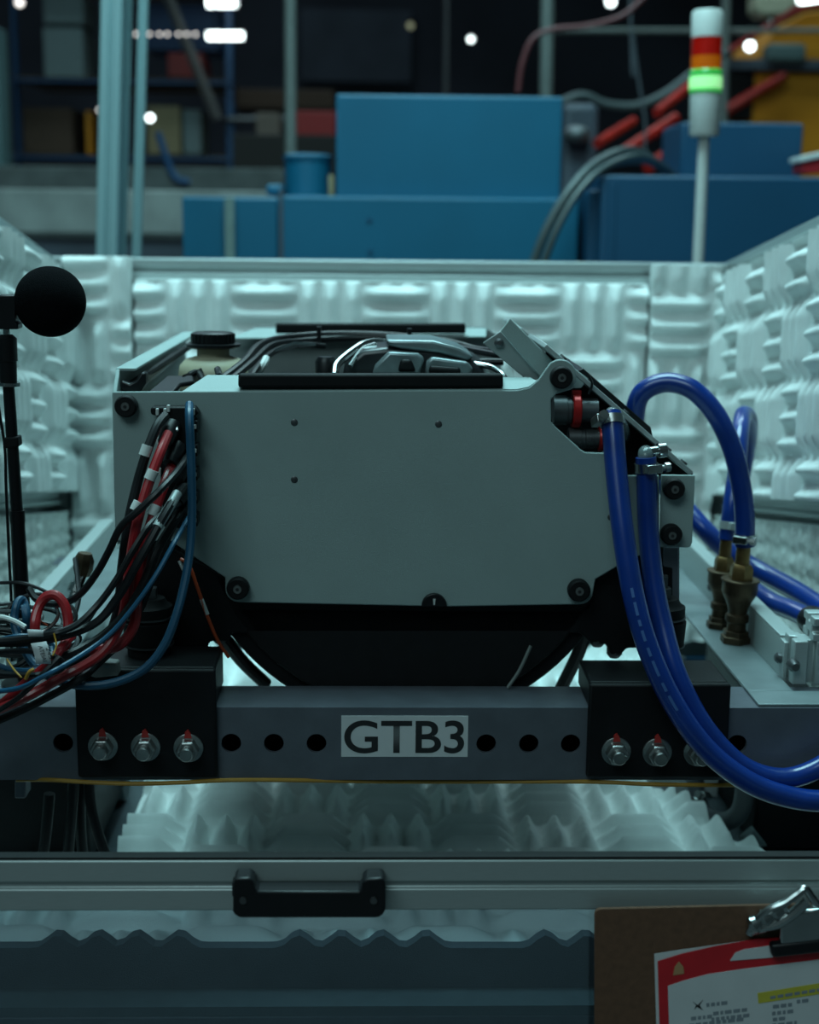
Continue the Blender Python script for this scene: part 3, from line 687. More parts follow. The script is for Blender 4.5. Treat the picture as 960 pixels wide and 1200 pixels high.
for i,(x,y) in enumerate(((198,505),(204,530),(212,548),(212,575),(213,600))):
    a, b = P(x+5,y-8,-0.024), P(x-5,y+14,-0.045)
    MB().lathe(a,b,[(0,0.010),(0.5,0.0105),(1,0.0085)],12).build('gland', PLASTIC, ctw)
MB().lathe(P(204,504,-0.035),P(209,503,-0.035),[(0,0.003),(1,0.003)],8).build('bright_screw', CHROME, ctw)

# ================================================================== cables on the left
GC = 'cables plugged into the machine'
def sleeve(host, pts, rpx, m=WHITEP, name='marker_sleeve'):
    pp = path(pts); o = MB().tube(pp, rpx*mpp(pp[0]), 12, 4).build(name, m, host); return o
c = cable('cable','thick black cable with white marker curving to the heap', [(194,487,-0.03),(184,500,-0.05),(172,530,-0.065),(160,570,-0.07),(150,615,-0.075),(143,665,-0.07),(138,715,-0.06),(122,752,-0.05),(85,775,-0.04),(40,786,-0.03),(-50,795,-0.03)],5.6,CBLACK,group=GC,n=10)
sleeve(c, [(173,522,-0.066),(169,534,-0.068)],6.6)
c = cable('cable','glossy red cable with white marker beside the thick black cable', [(197,508,-0.04),(188,530,-0.065),(178,556,-0.08),(167,590,-0.09),(157,630,-0.095),(150,680,-0.09),(143,725,-0.085),(120,765,-0.09),(70,795,-0.105),(20,822,-0.11),(-50,850,-0.11)],6.0,CRED,group=GC,n=10)
sleeve(c, [(180,551,-0.081),(175,562,-0.083)],6.9); sleeve(c, [(163,588,-0.092),(158,598,-0.094)],6.6)
c = cable('cable','second glossy red cable dropping beneath the thin blue cable', [(204,540,-0.04),(196,560,-0.065),(186,585,-0.085),(175,620,-0.10),(166,655,-0.10),(161,695,-0.09),(157,733,-0.08),(138,757,-0.07),(106,762,-0.06)],6.4,CRED,group=GC,n=10)
sleeve(c, [(183,592,-0.092),(178,604,-0.096)],7.2)
cable('cable','black cable crossing over the red cables then looping above the heap', [(222,532,-0.03),(208,552,-0.09),(188,574,-0.125),(165,596,-0.13),(142,617,-0.125),(128,645,-0.115),(113,672,-0.10),(92,698,-0.09),(68,708,-0.08),(44,703,-0.07),(34,690,-0.06)],4.4,CBLACK,group=GC)
c = cable('cable','black cable with silver heat sleeve running down to the heap', [(216,570,-0.035),(204,585,-0.075),(190,608,-0.10),(177,632,-0.11),(160,662,-0.115),(138,700,-0.115),(112,730,-0.115),(70,746,-0.11),(25,753,-0.11),(-50,752,-0.11)],5.2,CBLACK,group=GC)
sleeve(c, [(208,578,-0.068),(197,597,-0.088),(184,618,-0.106)],5.9,ALU,'silver_sleeve')
cable('cable','black cable hugging the red pair on its inner side', [(214,598,-0.035),(200,618,-0.07),(184,645,-0.09),(170,680,-0.10),(150,715,-0.10),(124,742,-0.10),(92,762,-0.095),(60,775,-0.09)],5.4,CBLACK,group=GC)
cable('cable','black cable lying deepest against the rubber mount', [(205,612,-0.03),(192,640,-0.05),(178,678,-0.065),(165,712,-0.07),(148,745,-0.068),(118,775,-0.07),(95,795,-0.095),(60,815,-0.105),(20,835,-0.11),(-50,865,-0.11)],4.6,CBLACK,group=GC)
cable('cable','thin pale blue cable slanting from the connector block', [(228,595,-0.03),(218,612,-0.07),(204,636,-0.11),(184,672,-0.13),(160,707,-0.135),(130,742,-0.135),(95,768,-0.135),(50,793,-0.13),(15,808,-0.125),(-50,812,-0.12)],3.0,mat('pale_blue_cable',(0.008,0.075,0.15),0.42),group=GC)
cable('cable','long blue cable hanging in a deep curve below the connector block', [(222,474,-0.024),(222,490,-0.05),(224,540,-0.06),(225,600,-0.07),(223,640,-0.08),(217,680,-0.095),(207,720,-0.11),(192,757,-0.12),(168,785,-0.125),(130,801,-0.125),(90,803,-0.12),(60,794,-0.11),(38,776,-0.10),(24,752,-0.09),(17,730,-0.075),(20,708,-0.06),(27,704,-0.045),(31,722,-0.03),(31,745,-0.025)],5.2,CBLUE,group=GC,n=10)
c = cable('wire','orange wire with white marker ending at the black strut', [(212,655,0.012),(222,663,0.005),(232,690,0.0),(243,722,0.0),(256,752,0.005),(268,770,0.015)],2.0,CORANGE,cat='wire')
sleeve(c, [(236,702,0.0),(243,720,0.0)],2.5)
MB().tube(path([(210,657,0.012),(215,668,0.01)]),0.002,6).build('wire_end', WHITEP, c)
GH = 'cables heaped on the rail'
cable('cable','red cable bent into a tight arch on the cable heap', [(41,745,-0.07),(42,724,-0.078),(47,708,-0.083),(55,699,-0.085),(66,698,-0.086),(76,710,-0.088),(80,730,-0.09),(78,752,-0.092),(66,768,-0.094),(55,780,-0.095)],6.0,CRED,group=GH,n=10)
cable('cable','red cable end leaving the heap over the beam', [(85,745,-0.06),(75,755,-0.08),(60,775,-0.10),(30,800,-0.115),(0,826,-0.12),(-50,860,-0.12)],5.2,CRED,group=GH,n=10)
hp = [('black cable coil ring on the heap around the stand foot',20,728,52,16,2.6,CBLACK),('grey cable coil ring on the heap',10,722,38,13,2.2,CGREY),('inner black cable coil on the heap',48,720,40,22,2.4,CBLACK),('wide flat black cable loop across the heap',30,748,62,20,3.0,CBLACK),('small grey cable loop beside the white tag',72,752,18,16,3.0,CGREY),('black cable loop lying outermost on the heap',-6,760,44,24,3.2,CBLACK),('dark blue cable loop low in the heap',22,765,40,20,3.0,CBLUE),('lower black cable loop of the heap',14,778,58,14,3.4,CBLACK)]
for i,(lab,cx,cy,rx,ry,r,m) in enumerate(hp):
    pts = []
    for k in range(15):
        a = 0.6+i*0.9 + 2*math.pi*k/13
        pts.append((cx+rx*math.cos(a)*(1+0.05*k/13), cy+ry*math.sin(a)+2*math.sin(2*a+i), -0.028-0.010*i-0.014*math.sin(a)))
    cable('cable',lab,pts,r,m,group=GH,n=7,sub=4)
rng = random.Random(3)
for i,(lab,pts,r,m) in enumerate((
    ('grey cable arching out of the heap behind the stand',[(-50,684,0.0),(0,683,0.0),(30,684,-0.01),(58,696,-0.02),(80,716,-0.03),(98,742,-0.04)],2.2,CBLACK),
    ('white cable running along the top of the heap',[(-50,716,-0.06),(0,717,-0.07),(25,716,-0.075),(40,720,-0.08)],2.6,CGREY),
    ('pale grey cable leaving the heap beside the stand',[(-50,728,-0.085),(-5,723,-0.085),(15,727,-0.085),(30,735,-0.09)],3.0,WHITEP),
    ('black cable slung straight across the heap',[(-50,750,-0.125),(0,751,-0.125),(45,746,-0.125),(85,735,-0.12),(112,712,-0.125),(136,680,-0.135),(156,645,-0.135),(176,615,-0.115),(198,597,-0.075),(213,588,-0.026)],4.2,CBLACK),
    ('silver braided lead curling through the heap',[(50,740,-0.09),(60,734,-0.09),(68,722,-0.085),(66,712,-0.075)],2.4,CHROME),
    ('black cable trailing out over the beam end',[(70,770,-0.10),(50,790,-0.115),(25,815,-0.125),(-5,835,-0.13),(-50,865,-0.13)],3.2,CBLACK),
    ('thin yellow wire poking from the heap',[(8,772,-0.11),(16,784,-0.115),(25,794,-0.115)],1.1,CYELLOW),
    ('short yellow wire beside the white tag',[(63,742,-0.12),(66,756,-0.122),(62,768,-0.12)],1.0,CYELLOW),
    ('thin orange wire stretched across the heap',[(38,718,-0.10),(48,728,-0.105),(56,733,-0.105)],1.0,CORANGE),
    ('yellow and red wire end low in the heap',[(30,796,-0.12),(34,788,-0.12),(40,784,-0.118)],2.2,CYELLOW),
    ('black cable drooping from the rail into the heap',[(88,655,0.10),(91,680,0.05),(92,705,0.0),(80,735,-0.04),(60,748,-0.06)],3.0,CBLACK),
    ('dark cable winding over the rail plate',[(110,715,0.0),(98,733,-0.03),(90,742,-0.05),(70,744,-0.06),(55,740,-0.07)],4.0,CBLACK),
    )):
    cable('cable' if 'wire' not in lab else 'wire', lab, pts, r, m, cat='wire' if 'wire' in lab else 'cable', group=GH, n=7)
def cable_limit(x, z, r):                         # the bracket's and the beam's front faces hold the cables off
    import numpy as np
    lim = np.full(len(x), 9.0)
    lim = np.where((x > bx0-r) & (x < bx1+r) & (z < zbr+0.2*r), YBM-0.0115-r, lim)
    return np.where((x <= bx0-r) & (z < zt+0.004+0.2*r), YBM-0.0005-r, lim)
_st = [P(10,452,0.0).lerp(P(20,600,0.0), k/40) for k in range(41)]; _st2 = [P(20,598,0.0).lerp(P(31,800,0.0), k/60) for k in range(61)]
_pl = [P(74+k*3.2,779+k*0.35,-0.0925) for k in range(21)]; _pl2 = [P(90+k*3.2,787+k*0.2,-0.0925) for k in range(16)]
lay_cables([(_st, 0.0072), (_st2, 0.0106), (_pl, 0.0115), (_pl2, 0.0115)], cable_limit)
# white tag with print
_f, _ty = FW, []
for o_,_l,_r,_n in LAID:                          # the tag lies on the foremost cables of the heap
    for w_ in o_.data.vertices:
        e_ = w_.co-CAM; z_ = e_.dot(FW); x_, y_ = 480+FPX*e_.dot(RT)/z_, 600-FPX*e_.dot(UP)/z_
        if 30 < x_ < 63 and 734 < y_ < 781: _ty.append(w_.co.y)
YTG = min(_ty)-0.0008
tg = thing('cable_tag', 'white paper cable tag with black print on the cable heap', 'tag', P(48,778,YTG))
def strip(lst, w_px, Y, m, name, parent):
    vs = []
    for (x,y,nx,ny) in lst: vs += [P(x-nx*w_px,y-ny*w_px,Y), P(x+nx*w_px,y+ny*w_px,Y)]
    fs = [(2*i,2*i+1,2*i+3,2*i+2) for i in range(len(lst)-1)]
    o = MB().add(vs, fs).build(name, m, parent); s = o.modifiers.new('thick','SOLIDIFY'); s.thickness = 0.0006; return o
t1 = strip([(41,738,1,0.05),(42,746,1,0.0)], 9, YTG, PAPER, 'tag_top', tg)
t2 = strip([(45,753,1,-0.15),(48,762,1,-0.1),(50,770,1,-0.05),(51,778,1,0)], 9, YTG, PAPER, 'tag_flag', tg)
u = P(50,776,YTG-0.0006)-P(43,754,YTG-0.0006); vv = P(60,770,YTG-0.0006)-P(50,772,YTG-0.0006)
text('tag_print', 'ATEIAI', P(44.5,757,YTG-0.0012), u, vv, u.length*0.85, 0.0045, INK, t2, 0.0)
text('tag_print', '245', P(53.5,759,YTG-0.0012), u, vv, u.length*0.6, 0.004, INK, t2, 0.0)
# white plug
pg = thing('cable_plug', 'pale grey rectangular cable plug lying on the bracket', 'plug', P(105,788,-0.09))
MB().prism(quadpx([(74,772),(86,771),(88,788),(74,787)], -0.1020), (0,0.018,0)).build('plug_cap', WHITEP, pg, 0.002)
MB().prism(quadpx([(87,773),(137,778),(139,792),(112,795),(88,787)], -0.1012), (0,0.02,0)).build('plug_body', mat('warm_grey_plastic',(0.19,0.20,0.19),0.5), pg, 0.002)
for i in range(3): MB().prism(quadpx([(104+i*9,778+i),(110+i*9,778.5+i),(110+i*9,781+i),(104+i*9,780.5+i)], -0.1022), (0,0.003,0)).build('key', PALEBOX, pg)
# hydraulic fitting lying on the left rail
ft = thing('pipe_fitting', 'dark brass pipe fitting lying on the rail behind the cables', 'fitting', PZ(92,700,zt+0.004))
MB().lathe(P(84,706,0.10),P(97,672,0.12),[(0,0.007),(0.3,0.007),(0.31,0.011),(0.6,0.011),(0.61,0.008),(1,0.008)],10).build('fitting_body', CHROME, ft)
MB().lathe(P(96,674,0.12),P(100,648,0.12),[(0,0.010),(0.3,0.013),(0.7,0.013),(1,0.009)],8).build('fitting_nut', BROWNBRASS, ft)
# yellow cable under the beam
cable('cable','yellow cable sagging along the underside of the beam',[(20,914,-0.05),(60,914,-0.075),(110,917,-0.08),(160,918.5,-0.082),(215,917,-0.08),(290,914,-0.076),(480,916,-0.062),(680,916,-0.07),(760,919,-0.08),(830,920,-0.08),(890,920,-0.06)],2.6,CYELLOW,n=8)

# ================================================================== microphone on its stand
YM = 0.0
mic = thing('measurement_microphone', 'black foam ball windscreen microphone clamped on top of the stand', 'microphone', P(12,388,YM))
bc = P(59,353.5,YM); MB().ball(bc, 41.3*mpp(bc), 40, 24).build('windscreen', WINDSCREEN, mic)
MB().tube(path([(-40,352,YM),(30,354,YM)]),0.0075,12).build('microphone_body', PLASTIC, mic)
MB().prism(quadpx([(-6,346),(18,346),(18,378),(21,379),(21,386),(-6,386)], YM-0.012), (0,0.024,0)).build('clip', PLASTIC, mic, 0.003)
st = thing('microphone_stand', 'black tubular microphone stand leaning beside the cable bundle', 'stand', PZ(33,800,zt+0.004))
MB().cyl(P(8,395,YM),P(7.5,384,YM),0.004,10).build('stud', CHROME, st)
MB().lathe(P(10,449,YM),P(7.5,392,YM),[(0,0.0100),(0.45,0.0105),(0.46,0.0118),(0.92,0.0118),(1,0.007)],18).build('coupler', PLASTIC, st)
MB().cyl(P(10,452,YM),P(10,448,YM),0.0135,16).build('silver_collar', CHROME, st)
foot = PZ(33,800,zt+0.004); foot = P(33,800,0.02)
MB().lathe(P(10,452,YM),P(20,600,YM),[(0,0.0068),(1,0.0072)],14).build('upper_tube', PLASTIC, st)
MB().lathe(P(20,598,YM),P(31,800,YM),[(0,0.0092),(0.06,0.0092),(0.08,0.0085),(1,0.0105)],14).build('lower_tube', PLASTIC, st)
MB().prism(quadpx([(4,513),(21,512),(22,524),(4,526)], YM-0.010), (0,0.02,0)).build('strap', RUBBER, st, 0.002)
fb = P(31,800,YM); MB().lathe(V((fb.x,fb.y,zt+0.004)),V((fb.x,fb.y,zt+0.012)),[(0,0.030),(0.6,0.030),(1,0.024)],20).build('foot_plate', PLASTIC, st)
MB().cyl(V((fb.x,fb.y,zt+0.010)), fb+V((0,0,0.02)), 0.0105, 14).build('foot_socket', PLASTIC, st)
cable('cable','thin black microphone cable strapped along the stand',[(-30,400,0.01),(-8,450,0.01),(2,500,0.008),(6,530,0.008),(7,570,0.006),(9,615,0.004),(11,660,0.002),(13,700,0.004),(13,735,0.008),(14,775,0.008)],1.8,CBLACK,n=7)

# ================================================================== blue hoses and fittings
GB = 'blue coolant hoses'
def hose(label, pts, rpx, refi=2, printed=None):
    pp = path(pts); r = rpx*mpp(pp[refi])
    h = MB().tube(pp, r, 18, 10).build('blue_hose', HOSE); tag(h, label, 'hose', GB)
    return h, pp, r
h1, p1, r1 = hose('thick blue hose at the front, hanging lowest over the beam', [(716,484,-0.020),(718,500,-0.028),(723,560,-0.05),(731,630,-0.075),(743,700,-0.095),(760,760,-0.11),(787,820,-0.122),(826,876,-0.130),(875,915,-0.130),(925,934,-0.125),(975,938,-0.12),(1040,925,-0.11)], 13.0, 3)
h2, p2, r2 = hose('blue hose just behind, dropping from the chrome clamped elbow', [(757,536,-0.017),(758,560,-0.018),(760,620,-0.027),(766,680,-0.044),(776,730,-0.062),(793,790,-0.088),(824,850,-0.102),(866,895,-0.106),(912,912,-0.104),(955,902,-0.100),(1000,870,-0.096),(1040,830,-0.092)], 12.2, 3)
# pale print along the front hose: short raised dashes
sm = smooth(p1, 24)
mbp = MB()
seg = [(0.40,0.415),(0.425,0.45),(0.458,0.47),(0.48,0.50),(0.515,0.53),(0.54,0.57),(0.585,0.60),(0.61,0.64)]
N = len(sm)-1
for a,b in seg:
    k0, k1 = int((a*0.88+0.0)*N), int((b*0.88)*N)
    prev = None; vs = []; fs = []
    for k in range(k0, k1+1):
        t = (sm[min(k+1,N)]-sm[max(k-1,0)]).normalized(); tocam = (CAM-sm[k]); tocam = (tocam-t*tocam.dot(t)).normalized(); side = t.cross(tocam)
        for s_ in (-0.10,0.16):
            ang2 = s_; vs.append(sm[k]+(tocam*math.cos(ang2)+side*math.sin(ang2))*(r1+0.0003))
    n2 = len(vs)//2
    mbp.add(vs, [(2*i,2*i+1,2*i+3,2*i+2) for i in range(n2-1)])
mbp.build('hose_print', HOSEPRINT, h1)
hose('blue hose arching high from the sloped cover to a brass coupling', [(757,560,0.30),(747,520,0.27),(744,490,0.245),(750,464,0.235),(768,451,0.23),(790,449,0.225),(815,459,0.215),(840,487,0.205),(858,525,0.20),(868,565,0.20),(873,605,0.20),(873,640,0.20)], 11.8, 5)
h4, p4, r4 = hose('blue hose looping upright behind the arching one into the rear coupling', [(838,690,0.62),(852,640,0.60),(866,580,0.56),(877,520,0.50),(878,492,0.44),(871,486,0.40),(868,505,0.345),(865,540,0.31),(858,590,0.28),(853,632,0.275)], 10.0, 5)
hose('blue hose crossing behind the couplings toward the side wall', [(770,560,0.46),(800,592,0.45),(825,620,0.42),(855,648,0.41),(890,669,0.385),(930,691,0.32),(975,720,0.23),(1030,757,0.13)], 11.5, 3)
hose('lower blue hose ending in a dark sleeve outside the rail', [(862,676,0.36),(882,691,0.315),(905,706,0.265),(930,716,0.21),(952,727,0.16)], 11.5, 2)
sl = tag(MB().lathe(P(947,724,0.17),P(985,748,0.09),[(0,0.017),(0.1,0.020),(1,0.020)],20).build('dark_sleeve', PLASTIC), 'dark hose end sleeve outside the coupling rail', 'hose fitting')
# brass couplings
def coupling(px, pyt, pyb, Y, s, m1, m2, label):
    a, b = P(px[0],pyb,Y), P(px[1],pyt,Y)
    base = V((a.x,Y,zt+0.004))
    c = thing('hose_coupling', label, 'coupling', base, 'brass hose couplings')
    H = b-base
    def seg(name, t0, t1, prof, m, n=16): MB().lathe(base+H*t0, base+H*t1, [(t,r*s) for t,r in prof], n).build(name, m, c, 0.0006)
    seg('base_hex', 0, 0.13, [(0,0.0212),(0.5,0.0212),(0.55,0.0180),(1,0.0180)], m2, 6)
    seg('lower_body', 0.13, 0.46, [(0,0.013),(0.25,0.013),(0.30,0.016),(0.5,0.016),(0.55,0.0125),(0.8,0.015),(1,0.019)], m2)
    seg('sleeve', 0.46, 0.68, [(0,0.019),(0.35,0.0245),(0.9,0.0245),(0.92,0.027),(1,0.026)], m2)
    seg('upper_hex', 0.68, 0.84, [(0,0.0165),(0.7,0.0165),(1,0.013)], m1, 6)
    seg('barb', 0.84, 1.04, [(0,0.010),(1,0.0095)], m1)
    return c
coupling((861,871.5),643,757,0.20,1.0,BRASS,BROWNBRASS,'tarnished brass quick coupling below the arching blue hose')
coupling((842,851),636,741,0.275,0.88,BRASS,BROWNBRASS,'brass quick coupling behind, below the upright blue loop')
def clamp(p, axis, r, label, m=CHROME, turn=0.0, wdt=0.011):
    axis = V(axis).normalized(); k = thing('hose_clamp', label, 'hose clamp', p, 'hose clamps')
    mb = MB(); u,v,_ = frame(axis); n = 28; vs = []; fs = []
    for rr,t in ((r,-0.5),(r,0.5),(r+0.0014,0.5),(r+0.0014,-0.5)):
        vs += [V(p)+axis*(wdt*t)+(u*math.cos(2*math.pi*i/n)+v*math.sin(2*math.pi*i/n))*rr for i in range(n)]
    for q in range(4):
        fs += [(q*n+i,q*n+(i+1)%n,((q+1)%4)*n+(i+1)%n,((q+1)%4)*n+i) for i in range(n)]
    mb.add(vs, fs).build('band', m, k)
    toc = CAM-V(p); toc = (toc-axis*toc.dot(axis)).normalized(); sd = axis.cross(toc)
    dirn = (toc*math.cos(turn)+sd*math.sin(turn)).normalized(); tang = axis.cross(dirn)
    c = V(p)+dirn*(r+0.005)
    MB().obox(c,(0.020,0.009,wdt*0.95),tang,dirn).build('screw_housing', m, k, 0.001)
    MB().lathe(c+tang*0.008,c+tang*0.021,[(0,0.004),(0.5,0.004),(0.51,0.006),(1,0.006)],8).build('screw', m, k)
    return k
clamp(P(873,630,0.20),(0,0,1),0.0135,'steel hose clamp above the tarnished brass coupling', turn=-0.3)
clamp(p4[-2].lerp(p4[-1],0.6),p4[-2]-p4[-1],r4+0.0006,'plain grey hose band above the rear brass coupling', m=ALU, turn=0.5)
clamp(p2[0].lerp(p2[1],0.5),p2[0]-p2[1],r2+0.0006,'chrome hose clamp below the sloped cover', turn=0.5)
clamp(p1[0].lerp(p1[1],0.6),p1[0]-p1[1],r1+0.0006,'steel hose clamp beside the red ringed connector', turn=-1.1, m=BOLT)
# translucent elbows and connectors inside the notch
CLEAR = mat('smoky_clear_fitting', (0.16,0.20,0.205), 0.18, var=0.1, alpha=0.62)
e1 = tag(MB().tube(path([(717,494,-0.022),(717.5,487,-0.018),(719,488,-0.006),(726,499,0.012),(729,508,0.040),(730,511,0.121)]),0.0100,14).build('hose_elbow', CLEAR), 'smoky clear elbow feeding the front blue hose', 'fitting')
e2 = tag(MB().tube(path([(757,542,-0.017),(757,534,-0.0158),(757,531,-0.008),(757,531,0.02),(757,531,0.121)]),0.0095,14).build('hose_elbow', CLEAR), 'chrome elbow above the second blue hose', 'fitting')
e3 = MB().lathe(P(757,530,-0.014),P(780,527,-0.010),[(0,0.006),(0.6,0.006),(0.62,0.009),(1,0.009)],14).build('side_port', CHROME, e2)
def connector(x0,x1,y,r,redx,label,Y):
    k = thing('round_connector', label, 'connector', P((x0+x1)/2,y+r,Y), 'round metal connectors in the notch')
    a, b = P(x0,y,Y), P(x1,y,Y); R = r*mpp(a)
    MB().lathe(a,b,[(0,R),(0.30,R),(0.31,R*0.9),(0.40,R*0.9),(0.42,R*0.82),(1,R*0.82)],24).build('barrel', DKSTEEL, k)
    rc_ = P(redx,y,Y); MB().lathe(rc_-V((0.005,0,0)),rc_+V((0.005,0,0)),[(0,R*1.12),(0.15,R*1.18),(0.85,R*1.18),(1,R*1.12)],24).build('locking_ring', REDANO, k)
    for t in (0.45,0.52,0.59): 
        q = a.lerp(b,t); MB().lathe(q-V((0.0012,0,0)),q+V((0.0012,0,0)),[(0,R*0.87),(1,R*0.87)],24).build('groove_ring', DKSTEEL, k)
    MB().obox(rc_+V((0,0,R*1.22)),(0.011,0.010,0.006)).build('ring_tab', REDANO, k, 0.0008)
connector(648,700,481,17.5,675,'dark metal round connector with a wide red locking ring',0.035)
connector(666,713,514,13.0,706,'lower dark metal connector with red ring beside the blue hose',0.035)
cable('cable','thin black cable tucked under the sloped cover',[(690,440,0.0245),(694,450,0.0235),(690,462,0.0245)],1.6,CBLACK,n=7)

# ================================================================== things below the beam
lb = thing('pump_box', 'black box and tubes below the beam end under the cables', 'machine', PZ(50,1010,zff))
x0, x1 = P(-70,960,0.02).x, P(82,960,0.02).x
MB().box((max(x0,XLf+0.04),0.14,zff+0.03),(x1,0.5,zt-0.1)).build('body', BLACK, lb, 0.006)
for pts in ([(86,915,0.02),(84,950,0.02),(80,1004,0.02),(80,1040,0.02)],[(104,915,0.03),(107,945,0.03),(116,980,0.03),(130,1020,0.03)],[(58,930,0.03),(54,975,0.03),(48,1020,0.03)],[(96,916,0.05),(94,960,0.05),(98,1015,0.05)]):
    MB().tube(path(pts),0.007,12).build('tube', PLASTIC, lb)
MB().prism(quadpx([(17,915),(30,915),(30,936),(17,936)],0.0),(0,0.03,0)).build('blue_tab', STEEL, lb, 0.002)
tag(MB().lathe(V((P(112,955,0.45).x,0.45,ZFLOOR+0.0345)),V((P(150,955,0.45).x,0.45,ZFLOOR+0.0345)),[(0,0.035),(1,0.035)],24).build('grey_pipe', PALEBOX), 'pale grey pipe stub lying beside the floor foam', 'pipe')
rb_ = thing('drain_box', 'black box on the enclosure floor below the blue hoses', 'machine', PZ(930,1000,zff))
MB().box((P(892,960,0.22).x,0.25,zff),(XRf-0.05,0.6,zt-0.11)).build('body', BLACK, rb_, 0.006)
dh = path([(813,895,0.36),(815,922,0.35),(817,942,0.335),(834,959,0.305),(853,962,0.262),(868,950,0.234),(873,925,0.234),(873,895,0.236)])
hs = tag(MB().tube(dh,0.014,14).build('drain_hose', mat('grey_rubber',(0.05,0.058,0.065),0.5)), 'dark grey hose bending below the beam beside the floor foam', 'hose')
_dk = smooth(dh)[12:14]
clamp(_dk[0],_dk[1]-_dk[0],0.0146,'bright hose clamp on the dark grey hose below the beam', turn=-1.1)
MB().prism(quadpx([(868,985),(884,972),(900,992),(884,994)],0.236),(0,0.016,0)).build('corner_tab', PALEBOX, rb_, 0.002)

# ================================================================== front door, handle, clipboard
door = thing('enclosure_door', 'clear acrylic lift door with grooved aluminium top rail and black handle', 'door', (0,YFR,ZFLOOR-0.2))
ztr = P(480,1008,YFR).z; zbr_ = P(480,1067,YFR).z
hh = ztr-zbr_
DW = 0.016
extrusion((XL+0.03,YFR+DW/2,(ztr+zbr_)/2),(XR-0.03,YFR+DW/2,(ztr+zbr_)/2),DW,hh,slot=0.007,deep=0.004).build('top_rail', ALU, door, 0.002)
MB().box((XL+0.03,YFR+0.001,ztr),(XR-0.03,YFR+DW-0.001,ztr+0.003)).build('rubber_seal', RUBBER, door, 0.001)
MB().box((XL+0.03,YFR+DW*0.5-0.003,ZFLOOR-0.16),(XR-0.03,YFR+DW*0.5+0.003,zbr_+0.006)).build('acrylic_pane', GLASS, door)
extrusion((XL+0.03,YFR+0.01,ZFLOOR-0.18),(XR-0.03,YFR+0.01,ZFLOOR-0.18),0.02,hh,slot=0.007,deep=0.004).build('bottom_rail', ALU, door, 0.002)
g0, g1 = P(272,1052,YFR-0.028), P(452,1052,YFR-0.028)
yh = YFR-0.028
hb = [(273,1040)]+arc(284,1064,12,180,90,4)[1:]+arc(440,1064,12,90,0,4)+[(452,1040),(451,1032),(447,1029),(430,1030),(425,1034),(424,1042),(420,1045),(303,1045),(299,1042),(297,1033),(292,1029),(278,1029),(274,1032)]
hn = MB().prism(quadpx(hb, yh), (0,0.024,0)).build('handle', PLASTIC, door, 0.004, seg=3)
for x in (285,438):
    p = P(x,1036,YFR); MB().obox(p+V((0,-0.006,0)),(0.020,0.016,0.016)).build('handle_foot', PLASTIC, hn, 0.002)
    q = P(x,1055,yh); MB().lathe(q,q-V((0,0.002,0)),[(0,0.004),(1,0.0035)],10).build('handle_screw', DKSTEEL, hn)
# front lower edge of the enclosure behind the pane
extrusion((XL,-0.153,ZFLOOR-0.035),(XR,-0.153,ZFLOOR-0.035),RS,RS).build('front_bottom_rail', STEEL, enc, 0.002)

YC = YFR-0.012
cb = thing('clipboard', 'brown hardboard clipboard with chrome clip hanging on the clear door', 'clipboard', P(850,1240,YC))
MB().prism(quadpx([(697,1400),(697,1079)]+arc(704,1072,7,180,270,3)+[(1010,1058),(1010,1400)], YC-0.003), (0,0.004,0)).build('board', HARDBOARD, cb, 0.0008)
ppx = thing('form_sheet', 'white form with red border and yellow strip held on the clipboard', 'paper', P(850,1240,YC-0.006))
MB().prism(quadpx([(775,1400),(767,1118),(800,1113),(880,1102),(1000,1092),(1000,1400)], YC-0.0050), (0,0.0010,0)).build('under_sheet', PAPER, ppx)
MB().prism(quadpx([(779,1400),(771,1127),(800,1118),(840,1109),(885,1101),(1000,1094),(1000,1400)], YC-0.0066), (0,0.0012,0)).build('red_sheet', REDP, ppx)
wsheet = MB().prism(quadpx([(790,1400),(783,1156),(800,1150),(830,1142),(870,1136),(910,1131),(1000,1120),(1000,1400)], YC-0.0078), (0,0.0010,0)).build('white_sheet', PAPER, ppx)
pb = quadpx([(856,1126),(862,1117),(872,1113),(906,1108),(906,1122)], YC-0.0078)
MB().prism(pb, (0,0.0010,0)).build('white_patch', PAPER, ppx)
ic = P(796,1135,YC-0.0078); MB().prism(quadpx([(789,1143),(791,1133),(796,1127),(801,1133),(802,1141)], YC-0.0076),(0,0.0008,0)).build('emblem', mat('tan_emblem',(0.45,0.25,0.12),0.6), ppx)
MB().prism(quadpx([(888,1164),(1000,1146),(1000,1159),(889,1176)], YC-0.0084),(0,0.0005,0)).build('yellow_strip', YELP, wsheet)
rg = random.Random(11)
for row,(y0,xs) in enumerate(((1164,903),)):
    x = xs
    while x < 985:
        wd = rg.uniform(4,9); yy = y0-(x-895)*0.162+5; MB().prism(quadpx([(x,yy),(x+wd,yy-0.16*wd),(x+wd,yy-0.16*wd+3.2),(x,yy+3.2)], YC-0.0089),(0,0.0004,0)).build('print', GREYINK, wsheet); x += wd+2.2
MB().prism(quadpx([(812,1174),(818,1178),(824,1172),(820,1178),(824,1184),(817,1180),(814,1183),(816,1178)], YC-0.0083),(0,0.0004,0)).build('print', INK, wsheet)
for y0,x0_,x1_ in ((1176,828,848),(1186,836,872),(1192,810,830),(1193,834,876),(1200,808,872),(1178,906,926),(1186,905,930),(1193,906,922),(1200,905,932),(1172,934,946),(1210,808,870),(1220,808,860),(1210,905,950)):
    x = x0_
    while x < x1_:
        wd = rg.uniform(3,8); yy = y0-(x-x0_)*0.12; MB().prism(quadpx([(x,yy),(x+wd,yy-0.12*wd),(x+wd,yy-0.12*wd+4),(x,yy+4)], YC-0.0083),(0,0.0004,0)).build('print', GREYINK, wsheet); x += wd+2
